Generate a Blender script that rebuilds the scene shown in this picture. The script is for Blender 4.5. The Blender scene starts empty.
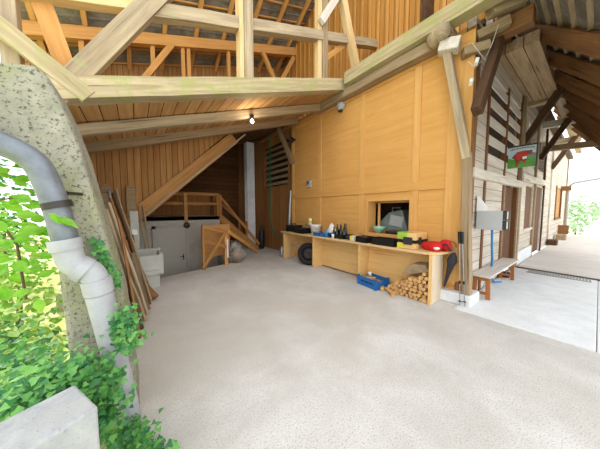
import bpy, bmesh, math, random
from mathutils import Vector, Matrix, Euler
random.seed(7)
C = bpy.context.scene.collection
SC = bpy.context.scene
PI = math.pi
V = Vector

# ------------------------------------------------------------------ materials
def lin(c):
    return tuple(((x/255)/12.92 if x/255 <= .04045 else ((x/255+.055)/1.055)**2.4) for x in c) + (1,)
def newmat(name):
    m = bpy.data.materials.new(name); m.use_nodes = True
    nt = m.node_tree; b = nt.nodes['Principled BSDF']
    return m, nt, b
def N(nt, t, **kw):
    n = nt.nodes.new(t)
    for k, v in kw.items():
        if k in n.inputs: n.inputs[k].default_value = v
        else: setattr(n, k, v)
    return n
def ramp(nt, fac, stops):
    r = nt.nodes.new('ShaderNodeValToRGB'); e = r.color_ramp.elements
    while len(e) < len(stops): e.new(.5)
    for i, (p, c) in enumerate(stops): e[i].position = p; e[i].color = c
    nt.links.new(fac, r.inputs[0]); return r.outputs[0]
def mix(nt, fac, a, b, mode='MIX'):
    n = nt.nodes.new('ShaderNodeMix'); n.data_type = 'RGBA'; n.blend_type = mode
    for s, v in ((0, fac), (6, a), (7, b)):
        if hasattr(v, 'is_output'): nt.links.new(v, n.inputs[s])
        else: n.inputs[s].default_value = v
    return n.outputs[2]
def mth(nt, op, a, b=None):
    n = nt.nodes.new('ShaderNodeMath'); n.operation = op
    for i, v in enumerate((a, b)):
        if v is None: continue
        if hasattr(v, 'is_output'): nt.links.new(v, n.inputs[i])
        else: n.inputs[i].default_value = v
    return n.outputs[0]
def coords(nt, scale, rnd=True):
    tc = nt.nodes.new('ShaderNodeTexCoord'); mp = nt.nodes.new('ShaderNodeMapping')
    mp.inputs['Scale'].default_value = scale
    nt.links.new(tc.outputs['Object'], mp.inputs['Vector'])
    if rnd:
        oi = nt.nodes.new('ShaderNodeObjectInfo'); cb = nt.nodes.new('ShaderNodeCombineXYZ')
        v = mth(nt, 'MULTIPLY', oi.outputs['Random'], 37.0)
        for i in range(3): nt.links.new(v, cb.inputs[i])
        nt.links.new(cb.outputs[0], mp.inputs['Location'])
    return mp.outputs[0], tc.outputs['Object']
def noise(nt, vec, scale=1, detail=6, rough=.6, dist=0):
    n = N(nt, 'ShaderNodeTexNoise', Scale=scale, Detail=detail, Roughness=rough, Distortion=dist)
    nt.links.new(vec, n.inputs['Vector']); return n.outputs[0]
def bump(nt, b, h, strength=.3, dist=.01):
    n = N(nt, 'ShaderNodeBump', Strength=strength, Distance=dist)
    nt.links.new(h, n.inputs['Height']); nt.links.new(n.outputs[0], b.inputs['Normal'])

def wood(name, c1, c2, axis='X', moss=None, rough=.75, crack=None, plank=None, across='Y', gap=(40, 25, 12), moss_amt=.55, vary=.5):
    """grain along axis; optional plank joints of width `plank` across the axis `across`"""
    m, nt, b = newmat(name)
    sc = [14, 14, 14]; sc['XYZ'.index(axis)] = .9
    vec, obj = coords(nt, sc)
    g = noise(nt, vec, 1, 8, .65, .6)
    col = ramp(nt, g, [(.3, lin(c1)), (.7, lin(c2))])
    v2, _ = coords(nt, (1.1, 1.1, 1.1))
    big = noise(nt, v2, 1.3, 4, .6)
    col = mix(nt, mth(nt, 'MULTIPLY', big, .5), col, mix(nt, 1.0, col, lin((222, 204, 178)), 'MULTIPLY'))
    h = g
    if plank:
        sx = nt.nodes.new('ShaderNodeSeparateXYZ'); nt.links.new(obj, sx.inputs[0])
        u = mth(nt, 'DIVIDE', mth(nt, 'ADD', sx.outputs['XYZ'.index(across)], 50.0), plank)
        fl = mth(nt, 'FLOOR', u); fr = mth(nt, 'FRACT', u)
        wn = nt.nodes.new('ShaderNodeTexWhiteNoise'); wn.noise_dimensions = '1D'
        nt.links.new(fl, wn.inputs['W'])
        tint = ramp(nt, wn.outputs['Value'], [(0, (1-vary*.55, 1-vary*.6, 1-vary*.66, 1)), (1, (1, 1, 1, 1))])
        col = mix(nt, 1.0, col, tint, 'MULTIPLY')
        ed = mth(nt, 'ABSOLUTE', mth(nt, 'SUBTRACT', fr, .5))
        line = mth(nt, 'GREATER_THAN', ed, .5-.006/plank)
        col = mix(nt, line, col, lin(gap))
        h = mth(nt, 'SUBTRACT', g, mth(nt, 'MULTIPLY', line, 2.0))
    if crack:
        sc2 = [26, 26, 26]; sc2['XYZ'.index(axis)] = .7
        v3, _ = coords(nt, sc2)
        cr = noise(nt, v3, 1, 3, .5, .3)
        col = mix(nt, ramp(nt, cr, [(.28, (1, 1, 1, 1)), (.36, (0, 0, 0, 1))]), col, lin(crack))
    if moss:
        v4, _ = coords(nt, (2.2, 2.2, 2.2))
        ms = noise(nt, v4, 1.5, 7, .7, .4)
        f = ramp(nt, ms, [(moss_amt-.04, (0, 0, 0, 1)), (moss_amt+.12, (.85, .85, .85, 1))])
        col = mix(nt, f, col, lin(moss))
    nt.links.new(col, b.inputs['Base Color']); b.inputs['Roughness'].default_value = rough
    b.inputs['Specular IOR Level'].default_value = .25
    bump(nt, b, h, .45, .006)
    return m
def stone(name, c1, c2, c3=None, scale=3, speck=None, rough=.9, bs=.5, speck_scale=40, th=.62, bd=.01):
    m, nt, b = newmat(name)
    v, _ = coords(nt, (1, 1, 1), False)
    a = noise(nt, v, scale, 8, .65, .2)
    col = ramp(nt, a, [(.3, lin(c1)), (.7, lin(c2))])
    if c3:
        l = noise(nt, v, scale*.33, 5, .6, .5)
        col = mix(nt, ramp(nt, l, [(.48, (0, 0, 0, 1)), (.62, (.8, .8, .8, 1))]), col, lin(c3))
    fine = noise(nt, v, speck_scale, 4, .7)
    if speck:
        col = mix(nt, ramp(nt, fine, [(th-.03, (0, 0, 0, 1)), (th+.05, (1, 1, 1, 1))]), col, lin(speck))
    nt.links.new(col, b.inputs['Base Color']); b.inputs['Roughness'].default_value = rough
    b.inputs['Specular IOR Level'].default_value = .2
    bump(nt, b, mth(nt, 'ADD', fine, a), bs, bd)
    return m
def plain(name, c, rough=.5, metal=0, var=.12, spec=.4, trans=0, alpha=1, emit=None):
    m, nt, b = newmat(name)
    v, _ = coords(nt, (1, 1, 1))
    a = noise(nt, v, 9, 5, .6)
    c0 = lin(c); lo = tuple(x*(1-var*2) for x in c0[:3])+(1,)
    col = ramp(nt, a, [(.25, lo), (.75, c0)])
    nt.links.new(col, b.inputs['Base Color'])
    b.inputs['Roughness'].default_value = rough; b.inputs['Metallic'].default_value = metal
    b.inputs['Specular IOR Level'].default_value = spec
    b.inputs['Transmission Weight'].default_value = trans; b.inputs['Alpha'].default_value = alpha
    if emit:
        b.inputs['Emission Color'].default_value = lin(c); b.inputs['Emission Strength'].default_value = emit
    return m
def leafmat(name, c1, c2, tr=.5):
    m, nt, b = newmat(name)
    v, _ = coords(nt, (1, 1, 1))
    a = noise(nt, v, 7, 3, .6)
    col = ramp(nt, a, [(.35, lin(c1)), (.65, lin(c2))])
    nt.links.new(col, b.inputs['Base Color']); b.inputs['Roughness'].default_value = .5
    t = nt.nodes.new('ShaderNodeBsdfTranslucent'); nt.links.new(col, t.inputs[0])
    mx = nt.nodes.new('ShaderNodeMixShader'); mx.inputs[0].default_value = tr
    nt.links.new(b.outputs[0], mx.inputs[1]); nt.links.new(t.outputs[0], mx.inputs[2])
    nt.links.new(mx.outputs[0], nt.nodes['Material Output'].inputs['Surface'])
    return m

M = {}
M['floor'] = stone('floor_concrete', (190, 185, 178), (222, 219, 215), (196, 188, 178), 1.3, (172, 166, 157), speck_scale=80, th=.57, bs=.9)
M['slab'] = stone('slab_concrete', (206, 207, 208), (230, 231, 232), (218, 218, 217), 3, (160, 160, 160), speck_scale=30, th=.66, bs=.3)
M['lichen'] = stone('lichen_concrete', (132, 130, 114), (174, 170, 152), (152, 154, 112), 5, (92, 90, 80), speck_scale=44, th=.57, bs=1)
M['smooth'] = stone('smooth_concrete', (170, 170, 162), (196, 196, 188), (176, 178, 160), 2, (120, 120, 112), speck_scale=34, th=.68, bs=.4)
M['granite'] = stone('granite_block', (150, 152, 156), (192, 192, 190), (172, 172, 170), 7, (140, 142, 146), speck_scale=70, th=.63, bs=.5)
M['plaster'] = stone('white_plaster', (168, 162, 152), (196, 190, 180), (180, 172, 160), 2, bs=.2)
M['whitewash'] = stone('whitewash', (205, 205, 208), (228, 228, 230), (190, 190, 190), 3, bs=.2)
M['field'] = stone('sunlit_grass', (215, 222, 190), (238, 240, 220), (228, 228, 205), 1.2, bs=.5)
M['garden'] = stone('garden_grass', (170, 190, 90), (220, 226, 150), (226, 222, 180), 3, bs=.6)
M['orange'] = wood('orange_plywood', (212, 156, 84), (224, 172, 100), 'Y', vary=.2)
M['orange_trim'] = wood('orange_trim', (212, 158, 88), (230, 180, 112), 'Z')
M['orange_board'] = wood('orange_boards', (196, 138, 68), (220, 164, 92), 'Z', plank=.145, across='Y', gap=(120, 72, 26), vary=.35)
M['batten'] = wood('orange_batten', (204, 146, 74), (226, 172, 100), 'Z')
M['loft'] = wood('loft_planks', (186, 138, 82), (222, 180, 124), 'Y', plank=.2, across='X', gap=(60, 36, 18), vary=.5)
M['brownplank'] = wood('brown_planks', (172, 124, 70), (204, 156, 100), 'Z', plank=.14, across='X', gap=(84, 50, 24), vary=.4)
M['brownboard'] = wood('brown_board', (172, 122, 68), (204, 156, 100), 'X')
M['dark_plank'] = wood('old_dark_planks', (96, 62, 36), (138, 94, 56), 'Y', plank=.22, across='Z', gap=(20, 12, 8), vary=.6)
M['housewood'] = wood('old_house_boards', (150, 100, 56), (190, 138, 84), 'Z', plank=.24, across='Y', gap=(50, 30, 16), vary=.5)
M['mossbeam'] = wood('mossy_weathered_beam', (156, 140, 106), (208, 192, 158), 'X', moss=(160, 160, 98), crack=(110, 96, 76), moss_amt=.52)
M['greybeam'] = wood('grey_weathered_beam', (148, 130, 106), (200, 182, 152), 'X', crack=(104, 88, 68), moss=(160, 160, 110), moss_amt=.62)
M['greybrown'] = wood('grey_brown_beam', (138, 118, 92), (178, 156, 126), 'X', crack=(80, 62, 44))
M['newbeam'] = wood('pale_new_beam', (208, 172, 118), (232, 206, 160), 'X')
M['orangebeam'] = wood('orange_beam', (196, 140, 76), (222, 168, 102), 'X')
M['brownbeam'] = wood('brown_beam', (112, 76, 46), (156, 112, 72), 'X', crack=(56, 36, 22))
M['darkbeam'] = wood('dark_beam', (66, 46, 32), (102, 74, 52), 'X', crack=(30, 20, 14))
M['soffit'] = wood('soffit_boards', (156, 128, 98), (204, 178, 146), 'X', plank=.26, across='Y', crack=(96, 70, 48))
M['facade'] = wood('pale_weathered_boards', (190, 178, 164), (226, 218, 208), 'X', plank=.24, across='Z', gap=(120, 104, 90), crack=(150, 134, 118), vary=.2)
M['pale'] = wood('pale_board', (200, 190, 178), (230, 224, 216), 'X', crack=(150, 138, 124))
M['strip'] = wood('brown_strip', (98, 62, 36), (130, 88, 54), 'Z')
M['doorwood'] = wood('brown_door_wood', (94, 58, 34), (124, 82, 50), 'Z', plank=.2, across='X')
M['tile'] = stone('clay_tiles', (120, 112, 100), (160, 152, 138), (104, 98, 88), 4, bs=.6)
M['counter'] = wood('counter_ply', (226, 180, 112), (240, 202, 140), 'Y', crack=(206, 150, 84))
M['counter_top'] = wood('counter_top_board', (206, 168, 114), (232, 202, 154), 'Y')
M['counter_pale'] = wood('counter_end_board', (224, 204, 174), (240, 226, 204), 'Z')
M['log'] = wood('log_wood', (198, 150, 92), (228, 186, 130), 'X')
M['stair'] = wood('stair_wood', (150, 102, 54), (188, 138, 82), 'X')
M['tread'] = wood('stair_tread', (214, 170, 112), (236, 200, 150), 'Y')
M['bench_top'] = wood('bench_top_paint', (196, 192, 186), (222, 218, 212), 'X')
M['bench_leg'] = wood('bench_leg_wood', (146, 88, 44), (182, 120, 68), 'Z')
M['deck'] = wood('deck_boards', (204, 198, 194), (232, 228, 224), 'Y', plank=.14, across='X', gap=(120, 110, 100), vary=.15)
M['zinc'] = plain('zinc_pipe', (132, 138, 146), .45, .4, .25)
M['whitepipe'] = plain('painted_pipe', (172, 173, 176), .5, 0, .12)
M['greybox'] = plain('grey_box', (176, 178, 178), .5, 0, .04)
M['black'] = plain('black_plastic', (22, 22, 24), .45)
M['rubber'] = plain('tyre_rubber', (34, 34, 34), .8)
M['charcoal'] = plain('charcoal_fabric', (48, 48, 52), .85)
M['red'] = plain('red_cloth', (206, 28, 26), .75)
M['white'] = plain('white_plastic', (232, 232, 228), .45, 0, .04)
M['offwhite'] = plain('offwhite', (214, 208, 196), .6, 0, .06)
M['blue'] = plain('blue_plastic', (36, 108, 178), .4)
M['bluerope'] = plain('blue_rope', (58, 140, 200), .7)
M['green'] = plain('green_hose', (52, 120, 76), .6)
M['mint'] = plain('mint_ceramic', (150, 206, 176), .3)
M['glassgreen'] = plain('dark_bottle_glass', (32, 40, 34), .1, 0, .1, .6)
M['clearglass'] = plain('clear_glass', (225, 232, 228), .08, 0, .02, .5, .85)
M['yellow'] = plain('yellow_label', (226, 216, 70), .6)
M['lime'] = plain('lime_label', (160, 200, 70), .6)
M['cardboard'] = plain('cardboard', (176, 142, 98), .85)
M['metal'] = plain('steel', (170, 172, 174), .35, .8)
M['darkmetal'] = plain('dark_iron', (70, 66, 62), .5, .6)
M['greygreen'] = plain('grey_green_housing', (126, 142, 136), .4)
M['screen'] = plain('dark_screen', (24, 28, 30), .15, 0, .1, .6)
M['bag'] = plain('clear_plastic_bag', (200, 198, 188), .3, 0, .3, .5, 0, .4)
M['sand'] = plain('bag_contents', (180, 130, 80), .8, 0, .3)
M['doorpaint'] = plain('door_paint', (186, 182, 170), .55, 0, .06)
M['bulb'] = plain('bulb_glass', (255, 246, 226), .2, 0, 0, .5, 0, 1, 6)
M['orangeplastic'] = plain('orange_plastic', (226, 110, 40), .5)
M['signsky'] = plain('sign_pale_blue', (196, 214, 222), .45, 0, .08)
M['signgreen'] = plain('sign_green', (98, 168, 62), .45, 0, .25)
M['signred'] = plain('sign_red', (206, 44, 34), .45, 0, .06)
M['signbrown'] = plain('sign_brown', (122, 74, 40), .5)
M['grate'] = plain('grate_steel', (150, 152, 150), .5, .5, .2)
M['ivy'] = leafmat('ivy_leaf', (72, 140, 64), (128, 188, 94), .35)
M['ivydark'] = leafmat('ivy_dark_leaf', (40, 104, 58), (78, 146, 80), .3)
M['lime_leaf'] = leafmat('lime_leaf', (104, 172, 40), (158, 212, 76), .5)
M['bush'] = leafmat('bush_leaf', (112, 156, 58), (178, 204, 104), .45)
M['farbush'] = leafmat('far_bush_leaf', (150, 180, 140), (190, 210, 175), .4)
M['bark'] = wood('bark', (90, 74, 56), (130, 110, 88), 'Z')

# ------------------------------------------------------------------ mesh builder
class MB:
    def __init__(s): s.v = []; s.f = []; s.sm = []
    def add(s, vs, fs, smooth=False):
        o = len(s.v); s.v += [V(a) for a in vs]
        for f in fs: s.f.append(tuple(i+o for i in f)); s.sm.append(smooth)
        return s
    def box(s, x0, x1, y0, y1, z0, z1):
        vs = [(x, y, z) for z in (z0, z1) for y in (y0, y1) for x in (x0, x1)]
        return s.add(vs, [(0, 2, 3, 1), (4, 5, 7, 6), (0, 1, 5, 4), (2, 6, 7, 3), (0, 4, 6, 2), (1, 3, 7, 5)])
    def rbox(s, c, size, rot=(0, 0, 0)):
        m = Euler(rot).to_matrix(); c = V(c)
        vs = [c + m @ V((x*size[0]/2, y*size[1]/2, z*size[2]/2)) for z in (-1, 1) for y in (-1, 1) for x in (-1, 1)]
        return s.add(vs, [(0, 2, 3, 1), (4, 5, 7, 6), (0, 1, 5, 4), (2, 6, 7, 3), (0, 4, 6, 2), (1, 3, 7, 5)])
    def beam(s, p, q, w, h, up=(0, 0, 1)):
        p, q = V(p), V(q); d = (q-p).normalized(); u = V(up)
        if abs(d.dot(u)) > .98: u = V((0, 1, 0))
        r = d.cross(u).normalized(); u = r.cross(d)
        vs = [a + r*(x*w/2) + u*(z*h/2) for a in (p, q) for x, z in ((-1, -1), (1, -1), (1, 1), (-1, 1))]
        return s.add(vs, [(3, 2, 1, 0), (4, 5, 6, 7), (0, 1, 5, 4), (1, 2, 6, 5), (2, 3, 7, 6), (3, 0, 4, 7)])
    def tube(s, pts, r, n=10, caps=True, rs=None):
        pts = [V(p) for p in pts]; rings = []; prev = None
        for i, p in enumerate(pts):
            d = (pts[min(i+1, len(pts)-1)] - pts[max(i-1, 0)]).normalized()
            if prev is None:
                a = V((0, 0, 1)) if abs(d.z) < .9 else V((1, 0, 0)); u = d.cross(a).normalized()
            else:
                u = (prev - d*prev.dot(d)).normalized()
            prev = u; w = d.cross(u); rr = rs[i] if rs else r
            rings.append([p + (u*math.cos(t)+w*math.sin(t))*rr for t in [2*PI*k/n for k in range(n)]])
        o = [v for R in rings for v in R]; fs = []
        for i in range(len(pts)-1):
            for k in range(n): fs.append((i*n+k, i*n+(k+1) % n, (i+1)*n+(k+1) % n, (i+1)*n+k))
        s.add(o, fs, True)
        if caps:
            s.add(rings[0], [tuple(range(n))[::-1]]); s.add(rings[-1], [tuple(range(n))])
        return s
    def lathe(s, prof, c=(0, 0, 0), n=24, axis=(0, 0, 1), sx=1, sy=1):
        q = V((0, 0, 1)).rotation_difference(V(axis)).to_matrix(); c = V(c); vs = []
        for r, z in prof:
            for k in range(n):
                t = 2*PI*k/n; vs.append(c + q @ V((r*math.cos(t)*sx, r*math.sin(t)*sy, z)))
        fs = []
        for i in range(len(prof)-1):
            for k in range(n): fs.append((i*n+k, i*n+(k+1) % n, (i+1)*n+(k+1) % n, (i+1)*n+k))
        s.add(vs, fs, True)
        L = len(prof)-1
        if prof[0][0] > 1e-4: s.add(vs[:n], [tuple(range(n))[::-1]])
        if prof[L][0] > 1e-4: s.add(vs[L*n:], [tuple(range(n))])
        return s
    def prism(s, poly, off):
        off = V(off); a = [V(p) for p in poly]; n = len(a)
        vs = a + [p+off for p in a]
        fs = [tuple(range(n))[::-1], tuple(range(n, 2*n))] + [(i, (i+1) % n, n+(i+1) % n, n+i) for i in range(n)]
        return s.add(vs, fs)
    def blob(s, c, r, n=2, jit=.15, squash=(1, 1, 1), seed=0):
        rg = random.Random(seed); bm = bmesh.new(); bmesh.ops.create_icosphere(bm, subdivisions=n, radius=1)
        c = V(c); ph = [rg.uniform(0, 6) for _ in range(6)]
        vs = []
        for v in bm.verts:
            p = v.co; k = 1+jit*(math.sin(3*p.x+ph[0])+math.sin(4*p.y+ph[1])+math.sin(3.5*p.z+ph[2])+.6*math.sin(8*p.x+5*p.y+ph[3]))/2
            vs.append(c+V((p.x*k*r*squash[0], p.y*k*r*squash[1], p.z*k*r*squash[2])))
        fs = [tuple(v.index for v in f.verts) for f in bm.faces]; bm.free()
        return s.add(vs, fs, True)

def world_loc(o):
    l = V(o.location)
    while o.parent: o = o.parent; l += o.location
    return l
def obj(name, mb, mat, parent=None, kind=None, bevel=0, label=None, origin=None, sub=0):
    lo = V([min(v[i] for v in mb.v) for i in range(3)]); hi = V([max(v[i] for v in mb.v) for i in range(3)])
    org = V(origin) if origin else V(((lo.x+hi.x)/2, (lo.y+hi.y)/2, lo.z))
    me = bpy.data.meshes.new(name)
    me.from_pydata([v-org for v in mb.v], [], mb.f); me.update()
    me.polygons.foreach_set('use_smooth', mb.sm)
    bm = bmesh.new(); bm.from_mesh(me); bmesh.ops.recalc_face_normals(bm, faces=bm.faces); bm.to_mesh(me); bm.free()
    me.materials.append(M[mat] if isinstance(mat, str) else mat)
    o = bpy.data.objects.new(name, me); C.objects.link(o)
    if parent:
        o.parent = parent; o.location = org - world_loc(parent)
    else: o.location = org
    if bevel:
        b = o.modifiers.new('bevel', 'BEVEL'); b.width = bevel; b.segments = 2; b.limit_method = 'ANGLE'
    if kind: o['kind'] = kind
    if label: o['label'] = label
    return o
def tag(o, label, cat, group=None):
    o['label'] = label; o['category'] = cat
    if group: o['group'] = group
    return o
def thing(name, label, cat, loc, group=None):
    o = bpy.data.objects.new(name, None); C.objects.link(o); o.location = loc
    o.empty_display_size = .1
    return tag(o, label, cat, group)
def struct(name, mb, mat, bevel=0, parent=None):
    return obj(name, mb, mat, parent, None if parent else 'structure', bevel)
def timber(name, p, q, w, h, mat, parent=None, kind=None, wob=.006, up=(0, 0, 1), bev=.008, segs=None):
    """one hewn timber: local X along the grain, slightly irregular, bevelled"""
    p, q = V(p), V(q); L = (q-p).length; d = (q-p).normalized(); u = V(up)
    if abs(d.dot(u)) > .98: u = V((0, 1, 0))
    yv = u.cross(d).normalized(); zv = d.cross(yv)
    rg = random.Random(int(abs(p.x*977+p.y*131+p.z*17+q.x*7)*100))
    n = segs or max(1, int(L/.45)); vs = []; fs = []
    for i in range(n+1):
        x = -L/2+L*i/n
        dy, dz = rg.uniform(-wob, wob), rg.uniform(-wob, wob)
        for a, b_ in ((-1, -1), (1, -1), (1, 1), (-1, 1)):
            vs.append(V((x, a*w/2+dy+rg.uniform(-wob, wob)*.5, b_*h/2+dz+rg.uniform(-wob, wob)*.5)))
    for i in range(n):
        for k in range(4): fs.append((i*4+k, i*4+(k+1) % 4, i*4+4+(k+1) % 4, i*4+4+k))
    fs += [(3, 2, 1, 0), (n*4, n*4+1, n*4+2, n*4+3)]
    me = bpy.data.meshes.new(name); me.from_pydata(vs, [], fs)
    bm = bmesh.new(); bm.from_mesh(me); bmesh.ops.recalc_face_normals(bm, faces=bm.faces); bm.to_mesh(me); bm.free()
    me.materials.append(M[mat])
    o = bpy.data.objects.new(name, me); C.objects.link(o)
    mt = Matrix((( d.x, yv.x, zv.x), (d.y, yv.y, zv.y), (d.z, yv.z, zv.z)))
    o.rotation_euler = mt.to_euler()
    c = (p+q)/2
    o.location = c - world_loc(parent) if parent else c
    if parent: o.parent = parent
    if kind: o['kind'] = kind
    b = o.modifiers.new('bevel', 'BEVEL'); b.width = bev; b.segments = 2; b.limit_method = 'ANGLE'; b.angle_limit = .9
    return o

# ------------------------------------------------------------------ camera
cd = bpy.data.cameras.new('camera'); cam = bpy.data.objects.new('camera', cd); C.objects.link(cam)
cam.location = (0, 0, 1.65); cam.rotation_euler = (math.radians(90-3.8), 0, math.radians(-36.6))
cd.sensor_width = 36; cd.lens = 222/600*36; cd.clip_start = .05; cd.clip_end = 300
SC.camera = cam

SL = .335                                   # slope of the covered ramp above the drive
def T(x): return 2.98 + SL*(x+.75)          # top of the ramp joists

# ------------------------------------------------------------------ ground and floors
fl = MB().prism([(-.03, -6, -.15), (9.2, -6, -.15), (9.2, 1.45, -.15), (4.7, 1.45, -.15), (4.7, 9.7, -.15), (2.35, 9.7, -.15), (2.35, 6.75, -.15), (.3, 6.25, -.15), (-.5, 6.25, -.15), (-.14, 2.7, -.15), (-.03, 2.2, -.15)], (0, 0, .15))
struct('floor', fl, 'floor')
struct('floor_pit', MB().box(-1.2, 2.34, 6.2, 8.3, -1.2, -1.0), 'floor')
struct('wall_pit', MB().box(2.36, 2.44, 6.6, 8.3, -1.2, -.15).box(-1.3, -1.2, 6.2, 8.3, -1.2, 0), 'plaster')
struct('trim_1', MB().prism([(-.5, 6.25, -1), (.3, 6.26, -1), (2.34, 6.76, -1), (2.34, 6.72, -1), (.3, 6.22, -1), (-.5, 6.21, -1)], (0, 0, .84)), 'plaster')
struct('ground_garden', MB().box(-30, -.04, -6, 40, -.5, -.35), 'garden')
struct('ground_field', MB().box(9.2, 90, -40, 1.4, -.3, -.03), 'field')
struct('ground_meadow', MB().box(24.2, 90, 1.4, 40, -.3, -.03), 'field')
struct('floor_slab', MB().box(4.22, 8.6, -.06, 1.36, -.02, .025), 'slab', .006)
struct('trim_2', MB().box(4.22, 8.6, -.30, -.07, -.02, .02), 'slab', .006)
struct('trim_12', MB().prism([(8.56, 1.3, .0), (8.40, -1.6, .0), (8.45, -1.6, .0), (8.62, 1.3, .0)], (0, 0, .05)), 'darkbeam')
struct('deck', MB().prism([(8.62, 1.3, .0), (8.45, -1.6, .0), (22, -1.6, .0), (22, 1.3, .0)], (0, 0, .06)), 'deck')

# left battered concrete wall with its flared head
out = [(-.03, 0), (-.09, .94), (-.18, 1.45), (-.29, 2.07), (-.365, 2.36), (-.42, 2.52), (-.48, 2.58), (-.62, 2.55), (-1.7, 2.42), (-1.7, 2.06), (-.75, 2.06), (-.55, 2.03), (-.48, 1.9), (-.45, 1.4), (-.42, .6), (-.40, -.4), (-.03, -.4)]
mb = MB().prism([(x, 2.2, z) for x, z in out], (0, .55, 0))
wl = struct('wall_left', mb, 'lichen', .03)
near = [(-.46, -.9), (-.06, -.9), (-.07, 0), (-.15, .94), (-.25, 1.45), (-.37, 2.07), (-.46, 2.4), (-.55, 2.55), (-.85, 2.55), (-.85, 2.3), (-.47, 2.1), (-.46, 0)]
far = [(-1.2, -1.2), (-.28, -1.2), (-.3, 0), (-.5, .94), (-.62, 1.45), (-.82, 2.07), (-.94, 2.5), (-1.04, 2.9), (-1.4, 2.9), (-1.3, 2.3), (-1.22, 2.1), (-1.2, 0)]
n_ = len(near); mb = MB()
mb.add([(x, 2.7, z) for x, z in near]+[(x, 7.1, z) for x, z in far], [tuple(range(n_)), tuple(range(n_, 2*n_))[::-1]]+[(i, (i+1) % n_, n_+(i+1) % n_, n_+i) for i in range(n_)])
struct('wall_passage', mb, 'smooth')

# ------------------------------------------------------------------ orange panelled house wall (x = 4.62)
X0 = 4.62
mb = MB()
mb.box(X0, X0+.12, 3.4, 6.7, 0, 4.62); mb.box(X0, X0+.12, 1.36, 2.36, 0, 4.62)
mb.box(X0, X0+.12, 2.36, 3.4, 0, 1.1); mb.box(X0, X0+.12, 2.36, 3.4, 1.86, 4.62)
struct('wall_right', mb, 'orange')
tr = MB()
for y in (6.63, 5.19, 3.60, 2.27):
    tr.box(X0-.022, X0+.01, y-.07, y+.07, .9 if 2.36 < y < 3.4 else .12, 4.62)
tr.box(X0-.024, X0+.01, 1.36, 1.72, .3, 4.62)
t3 = struct('trim_3', tr, 'orange_trim', .004)
tr = MB(); tr.box(X0-.03, X0+.01, 1.72, 6.7, 2.04, 2.2); tr.box(X0-.03, X0+.01, 1.4, 6.7, 4.46, 4.62); tr.box(X0-.02, X0+.01, 1.4, 6.7, .1, .25)
struct('trim_4', tr, 'orange', .004)
struct('trim_5', MB().box(4.44, 4.9, 1.20, 1.80, 0, .2), 'slab', .02)
# serving window
wn = struct('window_1', MB().box(X0-.03, X0+.3, 2.30, 2.37, 1.04, 1.92).box(X0-.03, X0+.3, 3.39, 3.46, 1.04, 1.92).box(X0-.03, X0+.3, 2.37, 3.39, 1.85, 1.92).box(X0-.06, X0+.3, 2.30, 3.46, 1.02, 1.1), 'orange_trim', .004)
struct('window_frame', MB().box(X0+.24, X0+.28, 2.37, 2.41, 1.1, 1.85).box(X0+.24, X0+.28, 3.24, 3.29, 1.1, 1.85).box(X0+.24, X0+.28, 2.37, 3.39, 1.1, 1.17).box(X0+.24, X0+.28, 2.37, 3.39, 1.81, 1.85), 'orange_trim', .003, wn)
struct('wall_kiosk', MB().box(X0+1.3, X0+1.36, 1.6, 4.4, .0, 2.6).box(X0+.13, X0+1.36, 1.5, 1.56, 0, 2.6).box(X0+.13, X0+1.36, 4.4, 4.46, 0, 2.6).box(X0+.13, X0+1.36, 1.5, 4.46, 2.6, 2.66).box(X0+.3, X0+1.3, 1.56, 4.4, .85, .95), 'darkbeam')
# older boarded wall deeper in, with the slatted opening
mb = MB().box(X0+.02, X0+.14, 6.7, 12, 0, 2.6).box(X0+.02, X0+.14, 6.7, 12, 4.3, 5.6).box(X0+.02, X0+.14, 6.7, 7.0, 2.6, 4.3).box(X0+.02, X0+.14, 8.9, 12, 2.6, 4.3)
struct('wall_house', mb, 'housewood')
mb = MB()
for k in range(7): mb.rbox((X0+.07, 7.95, 2.72+k*.235), (.03, 1.9, .12), (0, .35, 0))
struct('trim_6', mb, 'greybrown')
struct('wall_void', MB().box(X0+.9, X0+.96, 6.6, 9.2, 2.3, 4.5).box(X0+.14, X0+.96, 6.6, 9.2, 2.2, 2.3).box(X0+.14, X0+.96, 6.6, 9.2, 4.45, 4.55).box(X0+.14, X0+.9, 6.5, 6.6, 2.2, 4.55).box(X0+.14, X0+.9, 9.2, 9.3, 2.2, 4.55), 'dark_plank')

# upper boarded wall, set back on the house
XU = 5.9
mb = MB().prism([(XU, 1.4, 4.7), (XU, 9.3, 4.7), (XU, 9.3, 8.33), (XU, 2.6, 12.09), (XU, 1.4, 12)], (.1, 0, 0))
struct('wall_upper', mb, 'orange_board')
mb = MB()
y = 1.5
while y < 9.2:
    mb.box(XU-.035, XU+.01, y-.035, y+.035, 4.7, 8.83-.56*(y-8.3)-.15 if y > 2.6 else 11); y += .29
struct('trim_7', mb, 'batten')
struct('ceiling_ledge', MB().box(X0, XU+.1, 1.5, 9.3, 4.62, 4.72), 'brownboard')

# ------------------------------------------------------------------ covered ramp: loft floor, joists, roof
c1 = MB(); c1.prism([(-1.3, 4.2, T(-1.3)), (4.6, 4.2, T(4.6)), (4.6, 4.2, T(4.6)+.04), (-1.3, 4.2, T(-1.3)+.04)], (0, 2.9, 0))
struct('ceiling', c1, 'loft')
c2 = MB(); c2.prism([(-1.3, 7.1, T(-1.3)), (5.9, 7.1, T(5.9)), (5.9, 7.1, T(5.9)+.04), (-1.3, 7.1, T(-1.3)+.04)], (0, 2.2, 0))
struct('ceiling_loft', c2, 'dark_plank')
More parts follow.
